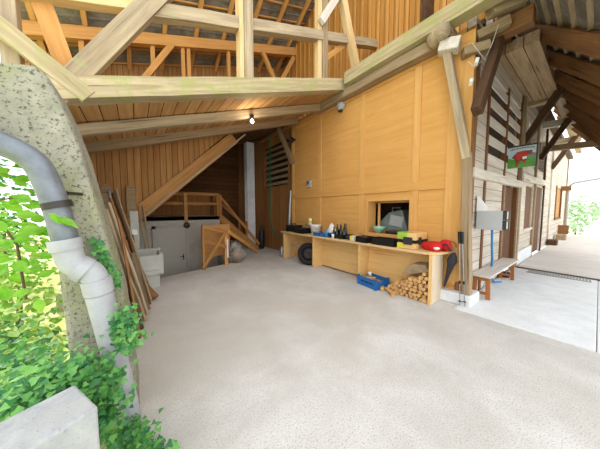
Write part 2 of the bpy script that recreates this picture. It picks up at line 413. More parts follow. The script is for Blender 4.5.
# plank wall with the long sloping board (y = 7)
pw = MB().prism([(-1.2, 7.02, .4), (-.05, 7.02, 1.62), (2.23, 7.02, 3.84), (2.42, 7.02, T(2.42)-.02), (-1.2, 7.02, T(-1.2)-.02)], (0, .05, 0))
struct('wall_plank', pw, 'brownplank')
sb = timber('sloping_board', (-.62, 6.98, .90), (2.6, 6.98, 3.91), .06, .34, 'brownboard', wob=.002)
tag(sb, 'long brown board running diagonally along the bottom of the plank wall', 'board')
se = timber('edge_batten', (-.35, 6.93, .99), (2.95, 6.93, 4.07), .05, .05, 'greybeam', wob=.002)
tag(se, 'thin pale batten along the lower edge of the sloping brown board', 'batten')

j1 = timber('ceiling_joist', (-.95, 5.0, T(-.95)-.11), (4.58, 5.0, T(4.58)-.11), .16, .17, 'greybeam')
tag(j1, 'weathered sloping joist carrying the bare bulb under the plank ceiling', 'beam')
j2 = timber('ceiling_joist', (-1.0, 6.3, T(-1.0)-.09), (4.5, 6.3, T(4.5)-.09), .18, .19, 'greybrown')
tag(j2, 'dark grey rear joist running along the top of the brown plank wall', 'beam')
st = timber('wall_strut', (4.46, 7.35, 4.7), (4.5, 6.5, 3.3), .14, .14, 'greybrown')
tag(st, 'short grey strut leaning at the top inner corner of the panelled wall', 'strut')

tf = thing('timber_frame', 'mossy front timber frame with posts and rail above the covered ramp', 'timber frame', (-.75, 4.2, 3.0))
timber('tie_beam', (-1.25, 4.14, T(-1.25)+.14), (4.5, 4.14, T(4.5)+.12), .26, .27, 'mossbeam', tf)
RZ = lambda x: 4.555+SL*(x+.02)
timber('rail', (-1.9, 4.2, RZ(-1.9)), (.42, 4.2, RZ(.42)), .16, .17, 'newbeam', tf)
timber('rail', (.3, 4.18, RZ(.3)-.05), (5.85, 4.18, RZ(5.85)-.05), .17, .2, 'greybeam', tf)
timber('post', (1.83, 4.15, T(1.83)+.2), (1.83, 4.15, 7.9), .17, .22, 'greybeam', tf, wob=.004)
timber('post', (1.70, 4.17, T(1.7)+.2), (1.70, 4.17, 7.9), .08, .2, 'newbeam', tf, wob=.002)
timber('post', (3.80, 4.17, T(3.8)+.25), (3.80, 4.17, 8.5), .15, .16, 'greybrown', tf, wob=.004)
timber('post', (3.66, 4.2, T(3.66)+.25), (3.66, 4.2, 8.5), .12, .14, 'newbeam', tf, wob=.002)
timber('post', (-1.08, 4.2, T(-1.08)+.2), (-1.08, 4.2, 5.2), .15, .15, 'greybeam', tf)
timber('brace', (-1.5, 4.06, 3.98), (-.42, 4.06, 3.1), .13, .2, 'mossbeam', tf)
timber('brace', (-.74, 4.12, 3.04), (.60, 4.12, 5.15), .15, .24, 'greybeam', tf)
timber('brace', (-.60, 4.3, 3.3), (-.88, 4.3, 4.45), .15, .2, 'orangebeam', tf)
timber('brace', (3.62, 4.05, 5.98), (4.35, 4.05, 7.15), .1, .16, 'pale', tf)
timber('brace', (4.22, 4.1, 7.2), (4.95, 4.1, 5.35), .15, .2, 'newbeam', tf)
timber('brace', (3.9, 4.25, 5.35), (4.9, 4.25, 6.25), .1, .12, 'orangebeam', tf)
timber('brace', (1.4, 4.05, 6.6), (1.95, 4.05, 7.3), .1, .2, 'pale', tf)

rf = lambda x, y: 8.83 + SL*(x-5.9) - .56*(y-8.3)
mb = MB(); mb.prism([(-2.3, 3.1, rf(-2.3, 3.1)+.06), (6.1, 3.1, rf(6.1, 3.1)+.06), (6.1, 9.4, rf(6.1, 9.4)+.06), (-2.3, 9.4, rf(-2.3, 9.4)+.06)], (0, 0, .06))
roof = struct('roof', mb, 'tile')
for k, x in enumerate((-1.75, -.85, .05, .95, 1.85, 2.75, 3.65, 4.6, 5.5)):
    timber('rafter', (x, 3.15, rf(x, 3.15)-.1), (x, 9.3, rf(x, 9.3)-.1), .11, .15, 'orangebeam', roof, wob=.002)
for k in range(15):
    y = 3.4+k*.42
    timber('roof_batten', (-2.2, y, rf(-2.2, y)+.02), (5.88, y, rf(5.88, y)+.02), .06, .05, 'orangebeam', roof, wob=.001, segs=1)
# courses of tiles seen from below
mb = MB()
for k in range(29):
    y = 3.2+k*.21
    mb.prism([(-2.3, y, rf(-2.3, y)+.055), (5.9, y, rf(5.9, y)+.055), (5.9, y, rf(5.9, y)+.035), (-2.3, y, rf(-2.3, y)+.035)], (0, .03, -.017))
obj('tile_course', mb, 'tile', roof)
rp = thing('purlin_frame', 'orange rear timber frame carrying the tiled roof above the loft', 'timber frame', (2, 8.3, 4))
timber('purlin', (-2.2, 8.3, rf(-2.2, 8.3)-.33), (5.88, 8.3, rf(5.88, 8.3)-.33), .2, .3, 'orangebeam', rp, wob=.003)
for x in (-.95, .62, 1.45, 1.62, 2.95):
    timber('post', (x, 8.34, T(x)+.05), (x, 8.34, rf(x, 8.3)-.45), .11, .12, 'orangebeam', rp, wob=.002)
for a, b_ in (((.2, 8.2, 5.2), (1.12, 8.2, 6.75)), ((4.25, 8.2, 7.85), (4.9, 8.2, 6.75)), ((5.0, 8.2, 6.8), (5.75, 8.2, 8.2))):
    timber('brace', a, b_, .11, .16, 'orangebeam', rp, wob=.002)
mb = MB().prism([(-2.2, 9.3, T(-2.2)), (5.9, 9.3, T(5.9)), (5.9, 9.3, rf(5.9, 9.3)), (-2.2, 9.3, rf(-2.2, 9.3))], (0, .06, 0))
struct('wall_loft', mb, 'brownplank')

# ------------------------------------------------------------------ the dark end of the passage
struct('wall_back', MB().box(-1.2, 2.46, 8.2, 8.32, -1.2, 1.42), 'plaster')
struct('floor_landing', MB().box(-1.2, 2.5, 8.2, 12, 1.3, 1.42), 'floor')
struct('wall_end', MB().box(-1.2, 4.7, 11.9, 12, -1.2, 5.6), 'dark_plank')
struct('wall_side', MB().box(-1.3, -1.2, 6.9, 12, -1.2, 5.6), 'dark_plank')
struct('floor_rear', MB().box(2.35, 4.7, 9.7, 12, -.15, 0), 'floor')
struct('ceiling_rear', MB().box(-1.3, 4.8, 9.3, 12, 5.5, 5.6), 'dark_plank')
struct('wall_low', MB().box(.3, 2.5, 9.6, 9.68, 1.42, 2.35), 'housewood')
dr = struct('door_1', MB().box(.50, 1.33, 8.15, 8.19, -.98, 1.05), 'doorpaint', .004)
struct('door_frame', MB().box(.40, .50, 8.13, 8.2, -1, 1.13).box(1.33, 1.40, 8.13, 8.2, -1, 1.13).box(.40, 1.40, 8.13, 8.2, 1.05, 1.13), 'plaster', .004, dr)
obj('door_handle', MB().beam((1.24, 8.13, .12), (1.24, 8.09, .12), .02, .02).beam((1.25, 8.09, .12), (1.13, 8.09, .12), .018, .018).box(1.225, 1.255, 8.135, 8.15, .0, .18), 'black', dr)
la = thing('wall_lamp', 'small dark round lamp on the white back wall right of the door', 'lamp', (1.36, 8.12, 1.1))
obj('wall_plate', MB().box(1.31, 1.41, 8.16, 8.2, 1.15, 2.2), 'brownboard', la)
obj('lamp_body', MB().lathe([(.0, 0), (.07, .01), (.1, .05), (.1, .09), (.06, .11), (0, .115)], (1.36, 8.18, 1.14), 18, (0, -1, 0)), 'darkmetal', la)
gr = thing('landing_railing', 'brown wooden railing on the landing above the white back wall', 'railing', (1.4, 8.28, 1.42))
timber('top_rail', (.3, 8.28, 2.17), (2.46, 8.28, 2.2), .06, .1, 'stair', gr, wob=.002)
timber('middle_rail', (.3, 8.28, 1.86), (2.46, 8.28, 1.86), .05, .1, 'stair', gr, wob=.002)
for x in (2.42,): timber('post', (x, 8.28, 1.42), (x, 8.28, 2.24), .09, .09, 'stair', gr, wob=.002)
# stairs
sr = thing('wooden_stairs', 'steep wooden stairs climbing to the dark landing beside the white post', 'stairs', (3.2, 8.4, 0))
for yy in (8.22, 8.98):
    timber('stringer', (3.95, yy, .05), (2.48, yy, 1.38), .05, .22, 'stair', sr, wob=.002)
    timber('handrail', (3.98, yy, .78) if yy > 8.5 else (4.02, yy, .25), (2.5, yy, 2.12), .05, .09, 'stair', sr, wob=.002)
    timber('post', (2.5, yy, 1.3), (2.5, yy, 2.2), .08, .08, 'stair', sr, wob=.002)
    timber('post', (3.5, yy, .3), (3.5, yy, 1.2), .07, .07, 'stair', sr, wob=.002)
for k in range(6):
    x = 3.82-k*.235
    obj('tread', MB().box(x-.14, x+.12, 8.24, 8.96, .2+k*.212, .235+k*.212), 'tread', sr)
po = obj('square_post', MB().prism([(3.86, 8.9, 0), (4.2, 8.9, 0), (4.2, 9.2, 0), (3.86, 9.2, 0)], (-.02, 0, 4.48)), 'whitewash', None, None, .01)
tag(po, 'white square post standing beside the stairs at the passage end', 'post')
# barrier at the edge of the pit
g = thing('pit_barrier', 'wooden barrier with plywood panel at the edge of the sunken door pit', 'barrier', (1.8, 6.5, 0))
timber('post', (1.47, 6.42, 0), (1.47, 6.42, 1.24), .07, .08, 'stair', g, wob=.002)
timber('post', (2.14, 6.60, 0), (2.14, 6.60, 1.04), .09, .09, 'orangebeam', g, wob=.002)
timber('rail', (1.45, 6.44, 1.2), (2.16, 6.55, .98), .04, .11, 'stair', g, wob=.002)
timber('rail', (1.45, 6.44, .78), (2.16, 6.55, .55), .04, .11, 'stair', g, wob=.002)
timber('brace', (1.44, 6.38, .06), (2.12, 6.54, .98), .04, .1, 'stair', g, wob=.002)
obj('plywood_panel', MB().rbox((1.98, 6.9, .72), (.85, .02, .95), (0, 0, .2)), 'brownboard', g)
ob = timber('leaning_plank', (2.18, 6.52, 1.02), (3.75, 7.72, .03), .03, .11, 'orangebeam', wob=.002)
tag(ob, 'orange plank sloping from the barrier post down to the floor', 'plank')
bg = thing('rubbish_bag', 'clear plastic bag full of scraps standing beside the barrier post', 'bag', (2.55, 6.72, 0))
obj('bag_film', MB().blob((2.53, 6.72, .27), .26, 3, .3, (.95, .8, 1.0), 3).blob((2.5, 6.72, .52), .14, 2, .4, (1, .8, 1.1), 9), 'bag', bg)
obj('contents', MB().blob((2.53, 6.72, .22), .19, 2, .3, (1, .9, 1.0), 5), 'sand', bg)
bl = obj('cement_board', MB().rbox((2.17, 6.535, .5), (.05, .012, .55), (0, 0, .2)), 'white')
tag(bl, 'white strip fixed to the front of the barrier post', 'strip')
bk = obj('gas_bottle', MB().lathe([(.0, 0), (.12, 0), (.13, .05), (.13, .62), (.1, .78), (.05, .86), (.05, .98), (0, 1.0)], (4.3, 8.55, 0), 18), 'black')
tag(bk, 'tall black cylinder standing at the foot of the white post', 'cylinder')
gh = obj('garden_hose', MB().tube([(4.55, 8.18, 4.7), (4.56, 8.2, 3.4), (4.55, 8.18, 2), (4.55, 8.15, 1.1), (4.5, 7.9, .65), (4.45, 7.4, .58), (4.4, 7.0, .72), (4.36, 6.7, .95), (4.34, 6.45, .945)], .022, 8), 'green')
tag(gh, 'green hose hanging down the brown board wall in a slack loop', 'hose')
lp = obj('metal_tube', MB().tube([(4.54, 6.78, 1.0), (4.54, 6.74, 1.6), (4.56, 6.7, 2.35)], .07, 12, rs=[.075, .07, .035]), 'metal')
tag(lp, 'silver metal tube leaning where the panelled wall meets the older boards', 'tube')
cb = obj('cable', MB().tube([(4.59, 6.72, 2.35), (4.59, 6.72, 4.4)], .012, 6), 'black')
tag(cb, 'thin black cable running up the inner edge of the panelled wall', 'cable')
gc = obj('grey_canister', MB().lathe([(.0, 0), (.08, 0), (.085, .03), (.085, .26), (.04, .32), (.04, .36), (0, .36)], (4.12, 6.62, 0), 16), 'metal')
tag(gc, 'small grey canister on the floor at the far end of the counter', 'canister')

# bulb on the joist
bu = thing('bare_bulb', 'lit bare bulb in a black socket on the front joist', 'lamp', (2.25, 4.9, 3.5))
zb = T(2.25)-.2
obj('socket', MB().lathe([(0, 0), (.035, 0), (.04, .04), (.045, .1), (0, .1)], (2.25, 4.88, zb-.06), 14), 'black', bu)
obj('bulb', MB().lathe([(0, 0), (.025, .008), (.04, .035), (.035, .07), (.02, .1), (0, .1)], (2.25, 4.88, zb-.15), 16), 'bulb', bu)
ld = bpy.data.lights.new('bulb_light', 'POINT'); ld.energy = 7; ld.color = (1, .85, .65); ld.shadow_soft_size = .06
lo = bpy.data.objects.new('bulb_light', ld); C.objects.link(lo); lo.location = (2.25, 4.78, zb-.2)
sp = thing('spotlight', 'black spotlight on the inner edge of the panelled wall', 'spotlight', (4.5, 6.5, 4.05))
obj('bracket', MB().beam((4.62, 6.5, 4.1), (4.46, 6.5, 4.1), .05, .05), 'black', sp)
obj('lamp_head', MB().lathe([(0, 0), (.06, 0), (.06, .1), (.085, .2), (.085, .23), (0, .22)], (4.46, 6.62, 4.07), 16, (-.25, -1, -.1)), 'black', sp)
sr2 = thing('siren', 'grey round bell fixed high on the panelled wall', 'bell', (4.58, 4.3, 4.4))
obj('bell_dome', MB().lathe([(.12, 0), (.125, .03), (.115, .08), (.08, .12), (0, .135)], (4.6, 4.3, 4.44), 24, (-1, 0, 0)), 'greybox', sr2)
obj('base', MB().lathe([(0, 0), (.06, 0), (.06, .05), (0, .05)], (4.57, 4.3, 4.33), 16, (-1, 0, 0)), 'darkmetal', sr2)
sx = thing('switch_box', 'grey switch box on the far panel of the wall', 'switch box', (4.6, 5.67, 2.4))
obj('housing', MB().box(4.54, 4.62, 5.58, 5.76, 2.38, 2.6), 'greybox', sx, None, .01)
obj('cover', MB().box(4.53, 4.545, 5.61, 5.73, 2.46, 2.58), 'metal', sx, None, .004)

# ------------------------------------------------------------------ left side things inside the passage
tb = thing('stone_trough', 'old pale stone trough on feet against the left wall', 'trough', (.17, 5.9, 0))
mb = MB()
a0, a1, b0, b1 = -.12, .45, 5.5, 6.15
mb.box(a0, a1, b0, b1, .28, .38); mb.box(a0, a1, b0, b0+.07, .38, .70); mb.box(a0, a1, b1-.07, b1, .38, .76); mb.box(a0, a0+.07, b0+.07, b1-.07, .38, .72); mb.box(a1-.07, a1, b0+.07, b1-.07, .38, .72)
obj('basin', mb, 'smooth', tb, None, .015)
obj('foot', MB().box(-.05, .38, 5.55, 5.72, 0, .28), 'smooth', tb, None, .01)
obj('foot', MB().box(-.05, .38, 5.95, 6.1, 0, .28), 'smooth', tb, None, .01)
cl = obj('stone_pillar', MB().box(-.10, .06, 6.28, 6.48, 0, 1.62).box(-.13, .12, 6.24, 6.52, 0, .7), 'smooth', None, None, .015)
tag(cl, 'grey square stone pillar behind the trough', 'pillar')
sw = obj('white_switch', MB().box(-.07, .03, 6.235, 6.275, 1.08, 1.2), 'white', None, None, .006)
tag(sw, 'small white socket box on the grey stone pillar', 'socket')
for k, (x0, x1, lab) in enumerate(((.10, .22, 'thin grey stick leaning right of the stone pillar, nearest to it'), (.19, .30, 'thin grey stick leaning behind the trough, nearest the door'))):
    o = timber('leaning_stick', (x1+.02, 6.22, .0), (x0-.02, 6.9, 1.75), .035, .035, 'greybrown', wob=.004); tag(o, lab, 'stick')
for k, (x, z0, z1, lab) in enumerate(((-.06, 1.45, 2.15, 'grey round-topped plank hanging on the brown wall, right one of two'), (-.52, 1.5, 2.15, 'grey round-topped plank hanging on the brown wall, nearest the concrete wall'))):
    mb = MB(); pts = [(x-.09, 6.9, z0), (x+.09, 6.9, z0)] + [(x+.09*math.cos(t), 6.9, z1+.09*math.sin(t)) for t in [PI*i/8 for i in range(9)]]
    o = obj('hanging_plank', mb.prism(pts, (0, .03, 0)), 'greybrown'); tag(o, lab, 'plank')
ht = thing('hanging_tool', 'silver hooked tool hanging in front of the brown plank wall', 'tool', (-.42, 6.85, 1.3))
obj('shaft', MB().tube([(-.46, 6.86, 2.1), (-.43, 6.86, 1.7), (-.40, 6.86, 1.42)], .022, 8), 'metal', ht)
obj('hook', MB().tube([(-.40, 6.86, 1.45), (-.33, 6.86, 1.36), (-.33, 6.86, 1.26), (-.41, 6.86, 1.25), (-.45, 6.86, 1.33)], .025, 8), 'metal', ht)
cs = thing('chainsaw', 'small orange and black motor tool hanging by the stone pillar', 'tool', (-.1, 6.0, .75))
obj('motor_body', MB().rbox((-.12, 6.1, .93), (.16, .2, .14), (.2, .1, .3)), 'orangeplastic', cs, None, .02)
obj('grip', MB().tube([(-.18, 6.05, .98), (-.16, 6.02, 1.1), (-.06, 6.05, 1.1), (-.05, 6.08, .98)], .015, 8), 'black', cs)
obj('guard', MB().rbox((-.1, 6.0, .82), (.1, .06, .12), (.2, .1, .3)), 'black', cs, None, .01)
# long boards stacked leaning on the left wall: bottoms on the floor, tops against the batter
for k in range(7):
    f_ = k/6
    p = V((.17-.06*k*.5, 4.72-.26*k, .02+.02*k)); q = V((-.29-.015*k, 5.6-.32*k, 2.05-.10*k))
    if k == 6: q = V((-.20, 4.3, 1.5))
    o = timber('leaning_board', p, q, .028+.008*(k % 2), .085-.012*(k % 3), ('greybrown', 'darkbeam', 'brownbeam', 'greybeam')[k % 4], wob=.01, segs=5)
    tag(o, 'long old board leaning in the bundle against the left concrete wall', 'board', 'boards leaning on the left wall')
br = obj('bark_log', MB().tube([(.06, 4.2, .06), (0, 4.3, .5), (-.06, 4.45, .95)], .06, 9, rs=[.075, .07, .05]), 'bark')
tag(br, 'dark stub of a log leaning in front of the board bundle', 'log')
pf = obj('curved_branch', MB().tube([(.24, 4.75, .05), (.12, 4.9, .22), (.03, 5.0, .55), (-.08, 5.2, 1.05)], .04, 9, rs=[.06, .055, .045, .03]), 'brownbeam')
tag(pf, 'curved brown branch lying at the foot of the leaning boards', 'branch')

# ------------------------------------------------------------------ counter
ct = thing('counter', 'long pale plywood counter along the panelled wall with a rounded end', 'counter', (4.3, 4.0, 0))
top = [(4.0, 6.52, .87), (4.0, 1.95, .87)]
top += [(4.28+.28*math.cos(t)*1.0, 1.86+.28*math.sin(t), .87) for t in [PI+PI*.5*i/6 for i in range(7)]]
top += [(4.5, 1.53, .87), (4.595, 1.51, .87), (4.595, 6.52, .87)]
obj('counter_top', MB().prism(top, (0, 0, .045)), 'counter_top', ct, None, .006)
for y in (3.19, 4.82, 6.40):
    obj('divider', MB().box(4.05, 4.585, y-.02, y+.02, .0, .87), 'counter', ct, None, .003)
obj('end_panel', MB().box(4.05, 4.5, 1.66, 1.70, 0, .87), 'counter_pale', ct, None, .003)
obj('front_panel', MB().box(4.36, 4.385, 1.70, 3.17, .04, .87), 'counter', ct)
obj('front_panel', MB().box(4.36, 4.385, 3.21, 4.80, .04, .87), 'counter', ct)
obj('front_panel', MB().box(4.53, 4.55, 4.84, 6.38, .04, .87), 'counter', ct)
for y in (1.68, 3.19, 4.82): obj('edge_strip', MB().box(4.035, 4.05, y-.025, y+.025, 0, .87), 'counter', ct)
ZC = .917
# firewood
k = 0; rg = random.Random(4)
rows = 8
logs = []
for r_ in range(rows):
    z = .04+r_*.066
    width = .92-r_*.115
    n = int(width/.082)
    for i in range(n):
        y = 1.755+i*.082+(r_ % 2)*.03+rg.uniform(-.008, .008)
        if y > 2.55: continue
        logs.append((y, z))
def logmesh(seed, L=.27):
    rg = random.Random(seed); n = 6; r = .042
    prof = [(r*rg.uniform(.75, 1.05)*math.cos(t), r*rg.uniform(.75, 1.05)*math.sin(t)) for t in [2*PI*i/n for i in range(n)]]
    return MB().prism([(-L/2, a, b) for a, b in prof], (L, 0, 0))
LG = 'split logs piled under the right end of the counter'
protos = []
for s_ in range(6):
    protos.append(obj('firewood_log', logmesh(s_), 'log', origin=(0, 0, 0)))
for i, (y, z) in enumerate(logs):
    o = protos[i] if i < 6 else protos[i % 6].copy()
    if i >= 6: C.objects.link(o)
    o.location = (4.19+rg.uniform(-.03, .02), y, z); o.rotation_euler = (rg.uniform(0, 6), rg.uniform(-.06, .06), rg.uniform(-.08, .08))
    tag(o, 'split pale log stacked in the firewood pile under the counter end', 'log', LG)
for (x, y, rz, lab) in ((4.0, 2.42, 1.0, 'loose split log lying in front of the pile, middle of three'), (4.08, 2.62, .6, 'loose split log lying nearest the blue crate'), (3.97, 2.28, .3, 'loose split log lying closest to the firewood pile')):
    o = protos[2].copy(); C.objects.link(o); o.location = (x, y, .04); o.rotation_euler = (.4, 0, rz); tag(o, lab, 'log'); o.pop('group', None) if 'group' in o else None
cbm = MB().prism([(4.12, 1.74, .56), (4.12, 1.98, .47), (4.12, 2.22, .40), (4.12, 2.16, .52), (4.12, 2.02, .64), (4.12, 1.80, .66)], (.2, 0, .02))
tag(obj('bark_slab', cbm, 'greybrown'), 'grey-brown slab of bark on top of the firewood pile', 'bark')
# tyre
ty = thing('tyre', 'black car tyre leaning upright under the far counter bay', 'tyre', (4.16, 5.1, 0))
q = (-1, -.7, .1)
prof = [(.20, -.085), (.27, -.10), (.31, -.085), (.33, -.05), (.335, 0), (.33, .05), (.31, .085), (.27, .10), (.20, .085), (.19, 0), (.20, -.085)]
obj('tyre_casing', MB().lathe(prof, (4.12, 5.12, .335), 36, q), 'rubber', ty)
obj('rim', MB().lathe([(.205, -.06), (.19, -.03), (.19, .03), (.12, .045), (.05, .03), (0, .03)], (4.12, 5.12, .335), 28, q), 'darkmetal', ty)
hp = obj('metal_hoop', MB().tube([(4.2, 6.16, .0), (4.2, 6.15, .42), (4.2, 6.08, .52), (4.2, 5.72, .52), (4.2, 5.62, .42), (4.2, 5.6, .0)], .018, 8), 'greybox')
tag(hp, 'grey bent tube hoop standing in the far counter bay left of the tyre', 'hoop')

# blue crate of odds and ends
bc = thing('blue_crate', 'blue plastic crate of scraps on the floor in front of the counter', 'crate', (4.08, 2.88, 0))
def crate_mesh(cx, cy, w, d, h, rz, t=.012, slots=True):
    mb = MB(); m = Matrix.Rotation(rz, 3, 'Z')
    def bx(x0, x1, y0, y1, z0, z1):
        c = m @ V(((x0+x1)/2, (y0+y1)/2, 0)); mb.rbox((cx+c.x, cy+c.y, (z0+z1)/2), (x1-x0, y1-y0, z1-z0), (0, 0, rz))
    bx(-w/2, w/2, -d/2, d/2, 0, t)
    for s in (-1, 1):
        bx(-w/2, w/2, s*d/2-t/2, s*d/2+t/2, 0, h*.42); bx(-w/2, w/2, s*d/2-t/2, s*d/2+t/2, h*.58, h*.8)
        for j in range(6):
            xx = -w/2+(j+.5)*w/6; bx(xx-.018, xx+.018, s*d/2-t/2, s*d/2+t/2, h*.42, h*.58)
        bx(s*w/2-t/2, s*w/2+t/2, -d/2, d/2, 0, h*.45); bx(s*w/2-t/2, s*w/2+t/2, -d/2, d/2, h*.6, h)
        for j in range(4):
            yy = -d/2+(j+.5)*d/4; bx(s*w/2-t/2, s*w/2+t/2, yy-.018, yy+.018, h*.45, h*.6)
        for q in (-1, 1): bx(s*w/2-.02, s*w/2+.02, q*d/2-.02, q*d/2+.02, 0, h*1.12)
    return mb
obj('crate_body', crate_mesh(4.10, 2.86, .36, .5, .2, -.15), 'blue', bc)
for i in range(6):
    p = V((4.10+rg.uniform(-.1, .1), 2.86+rg.uniform(-.17, .17), .10+.012*i))
    o = obj('wood_scrap', MB().rbox(p, (.2, .06, .045), (rg.uniform(-.2, .2), rg.uniform(-.2, .2), rg.uniform(0, 3))), ('brownboard', 'log', 'greybrown')[i % 3])
    tag(o, 'piece of scrap wood lying in the blue crate', 'scrap wood', 'scraps in the blue crate')
o = obj('white_cup', MB().lathe([(0, 0), (.03, 0), (.042, .09), (.038, .09), (.028, .01), (0, .01)], (4.17, 2.99, .17), 14), 'white'); tag(o, 'small white cup on top of the scraps in the blue crate', 'cup')

# ------------------------------------------------------------------ things on the counter, from far to near
t = thing('toolbox', 'black toolbox at the far end of the counter', 'toolbox', (4.3, 6.1, ZC))
obj('body', MB().rbox((4.3, 6.12, ZC+.09), (.3, .5, .18), (0, 0, .1)), 'black', t, None, .012)
obj('lid', MB().rbox((4.3, 6.12, ZC+.2), (.31, .51, .04), (0, 0, .1)), 'charcoal', t, None, .012)
obj('handle', MB().tube([(4.3, 6.02, ZC+.22), (4.3, 6.03, ZC+.27), (4.3, 6.2, ZC+.27), (4.3, 6.21, ZC+.22)], .012, 8), 'black', t)
t = thing('black_case', 'black open case beside the toolbox on the counter', 'case', (4.22, 5.6, ZC))
obj('tray', MB().box(4.08, 4.42, 5.36, 5.8, ZC, ZC+.02).box(4.08, 4.1, 5.36, 5.8, ZC, ZC+.15).box(4.4, 4.42, 5.36, 5.8, ZC, ZC+.15).box(4.08, 4.42, 5.36, 5.38, ZC, ZC+.15).box(4.08, 4.42, 5.78, 5.8, ZC, ZC+.15), 'black', t)
obj('contents', MB().rbox((4.25, 5.58, ZC+.09), (.26, .34, .1), (.1, 0, .2)), 'charcoal', t, None, .02)
o = obj('paper_stack', MB().box(4.42, 4.56, 5.3, 5.7, ZC, ZC+.26), 'cardboard', None, None, .01); tag(o, 'brown cardboard box behind the black case by the wall', 'box')
t = thing('jar', 'small jar with a yellow label standing on the cardboard box', 'jar', (4.49, 5.5, ZC+.26))
obj('glass', MB().lathe([(0, 0), (.05, 0), (.055, .02), (.055, .17), (.04, .2), (0, .2)], (4.49, 5.5, ZC+.26), 16), 'white', t)
obj('label', MB().lathe([(.057, .04), (.057, .12)], (4.49, 5.5, ZC+.26), 16), 'yellow', t)
t = thing('bucket', 'white plastic bucket in the middle of the far counter clutter', 'bucket', (4.4, 5.06, ZC))
obj('body', MB().lathe([(0, 0), (.13, 0), (.16, .24), (.17, .25), (.17, .28), (.155, .28), (.12, .02), (0, .02)], (4.38, 5.1, ZC), 26), 'white', t)
obj('handle', MB().tube([(4.38+.17*math.cos(a), 5.1-.17*math.sin(a)*.6-.08, ZC+.25-.10*math.sin(a)) for a in [PI*i/8 for i in range(9)]], .006, 6), 'metal', t)
t = thing('blue_tray', 'blue plastic tray of small parts in front of the white bucket', 'tray', (4.18, 4.55, ZC))
obj('tray_body', crate_mesh(4.18, 4.55, .22, .5, .1, .0).add([], []), 'blue', t).location.z += ZC
for c in ():
    pass
for i in range(5):
    o = obj('bolt_box', MB().rbox((4.18, 4.37+i*.09, ZC+.05), (.14, .06, .07), (0, 0, rg.uniform(-.3, .3))), ('charcoal', 'metal', 'offwhite')[i % 3]); tag(o, 'small box of fixings inside the blue tray', 'box', 'boxes in the blue tray')
t = thing('white_jug', 'white conical canister behind the blue tray against the wall', 'canister', (4.47, 4.55, ZC))
obj('body', MB().lathe([(0, 0), (.12, 0), (.13, .04), (.125, .15), (.06, .3), (.035, .33), (0, .33)], (4.46, 4.5, ZC), 22, sx=.9, sy=1.1), 'white', t)
obj('cap', MB().lathe([(0, 0), (.035, 0), (.035, .04), (0, .045)], (4.46, 4.5, ZC+.32), 14), 'offwhite', t)
# bottles
bt = MB().box(4.12, 4.42, 3.74, 4.24, ZC, ZC+.01)
for x in (4.12, 4.41): bt.box(x, x+.012, 3.74, 4.24, ZC, ZC+.1)
for y in (3.74, 4.23): bt.box(4.12, 4.42, y, y+.012, ZC, ZC+.1)
tag(obj('bottle_tray', bt, 'black'), 'low black tray holding the cluster of dark bottles', 'tray')
bot_pos = [(4.2, 4.15, .28), (4.3, 4.12, .33), (4.18, 4.03, .26), (4.28, 3.99, .36), (4.37, 3.94, .36), (4.2, 3.9, .3), (4.3, 3.83, .38), (4.37, 4.08, .34), (4.2, 3.8, .27)]
for i, (x, y, h) in enumerate(bot_pos):
    t = thing('bottle', 'dark glass bottle standing in the cluster on the middle of the counter', 'bottle', (x, y, ZC+.012), 'bottles on the counter')
    obj('glass', MB().lathe([(0, 0), (.038, 0), (.04, .01), (.04, h*.55), (.016, h*.75), (.014, h*.95), (0, h*.95)], (x, y, ZC+.012), 14), 'glassgreen', t)
    obj('cap', MB().lathe([(0, 0), (.016, 0), (.016, .025), (0, .025)], (x, y, ZC+.012+h*.95), 10), 'metal' if i % 3 == 0 else 'black', t)
o = obj('spray_can', MB().lathe([(0, 0), (.033, 0), (.033, .15), (.02, .17), (.016, .2), (0, .2)], (4.07, 4.3, ZC), 14), 'bluerope'); tag(o, 'blue spray can left of the bottle cluster', 'can')
o = obj('tumbler', MB().lathe([(0, 0), (.03, 0), (.036, .11), (.032, .11), (.027, .01), (0, .01)], (4.07, 4.06, ZC), 14), 'white'); tag(o, 'small white tumbler in front of the bottle cluster', 'cup')
o = obj('grey_pouch', MB().blob((4.2, 3.63, ZC+.055), .09, 2, .12, (1, 1.1, .6), 8), 'charcoal'); tag(o, 'small dark pouch right of the bottle cluster', 'pouch')
o = obj('basket', MB().lathe([(0, 0), (.09, 0), (.12, .14), (.11, .14), (.08, .01), (0, .01)], (4.42, 3.58, ZC), 16), 'brownboard'); tag(o, 'small brown basket by the wall between bottles and trays', 'basket')
t = thing('tea_tin', 'small tin with a yellow front left of the black trays', 'tin', (4.1, 3.43, ZC))
obj('tin', MB().box(4.06, 4.16, 3.36, 3.5, ZC, ZC+.12), 'offwhite', t, None, .006)
obj('label', MB().box(4.054, 4.06, 3.41, 3.49, ZC+.02, ZC+.11), 'yellow', t)
for i, (y0, y1, x0, hh, lab, fill) in enumerate(((3.0, 3.3, 4.04, .13, 'smaller black tray on the counter beside the yellow tin', 'cardboard'), (2.36, 2.9, 4.06, .14, 'longer black tray on the counter beside the wooden crate', 'brownboard'))):
    t = thing('black_tray', lab, 'tray', (x0+.14, (y0+y1)/2, ZC))
    mb = MB().box(x0, x0+.28, y0, y1, ZC, ZC+.012)
    for a in (x0, x0+.27): mb.box(a, a+.012, y0, y1, ZC, ZC+hh)
    for a in (y0, y1-.012): mb.box(x0, x0+.28, a, a+.012, ZC, ZC+hh)
    obj('tray_body', mb, 'black', t)
    obj('contents', MB().rbox((x0+.14, (y0+y1)/2, ZC+.07), (.22, (y1-y0)*.8, .09), (0, .1, 0)), fill, t, None, .01)
t = thing('wine_crate', 'wooden crate with yellow corners and a dark strap beside the window', 'crate', (4.32, 2.15, ZC))
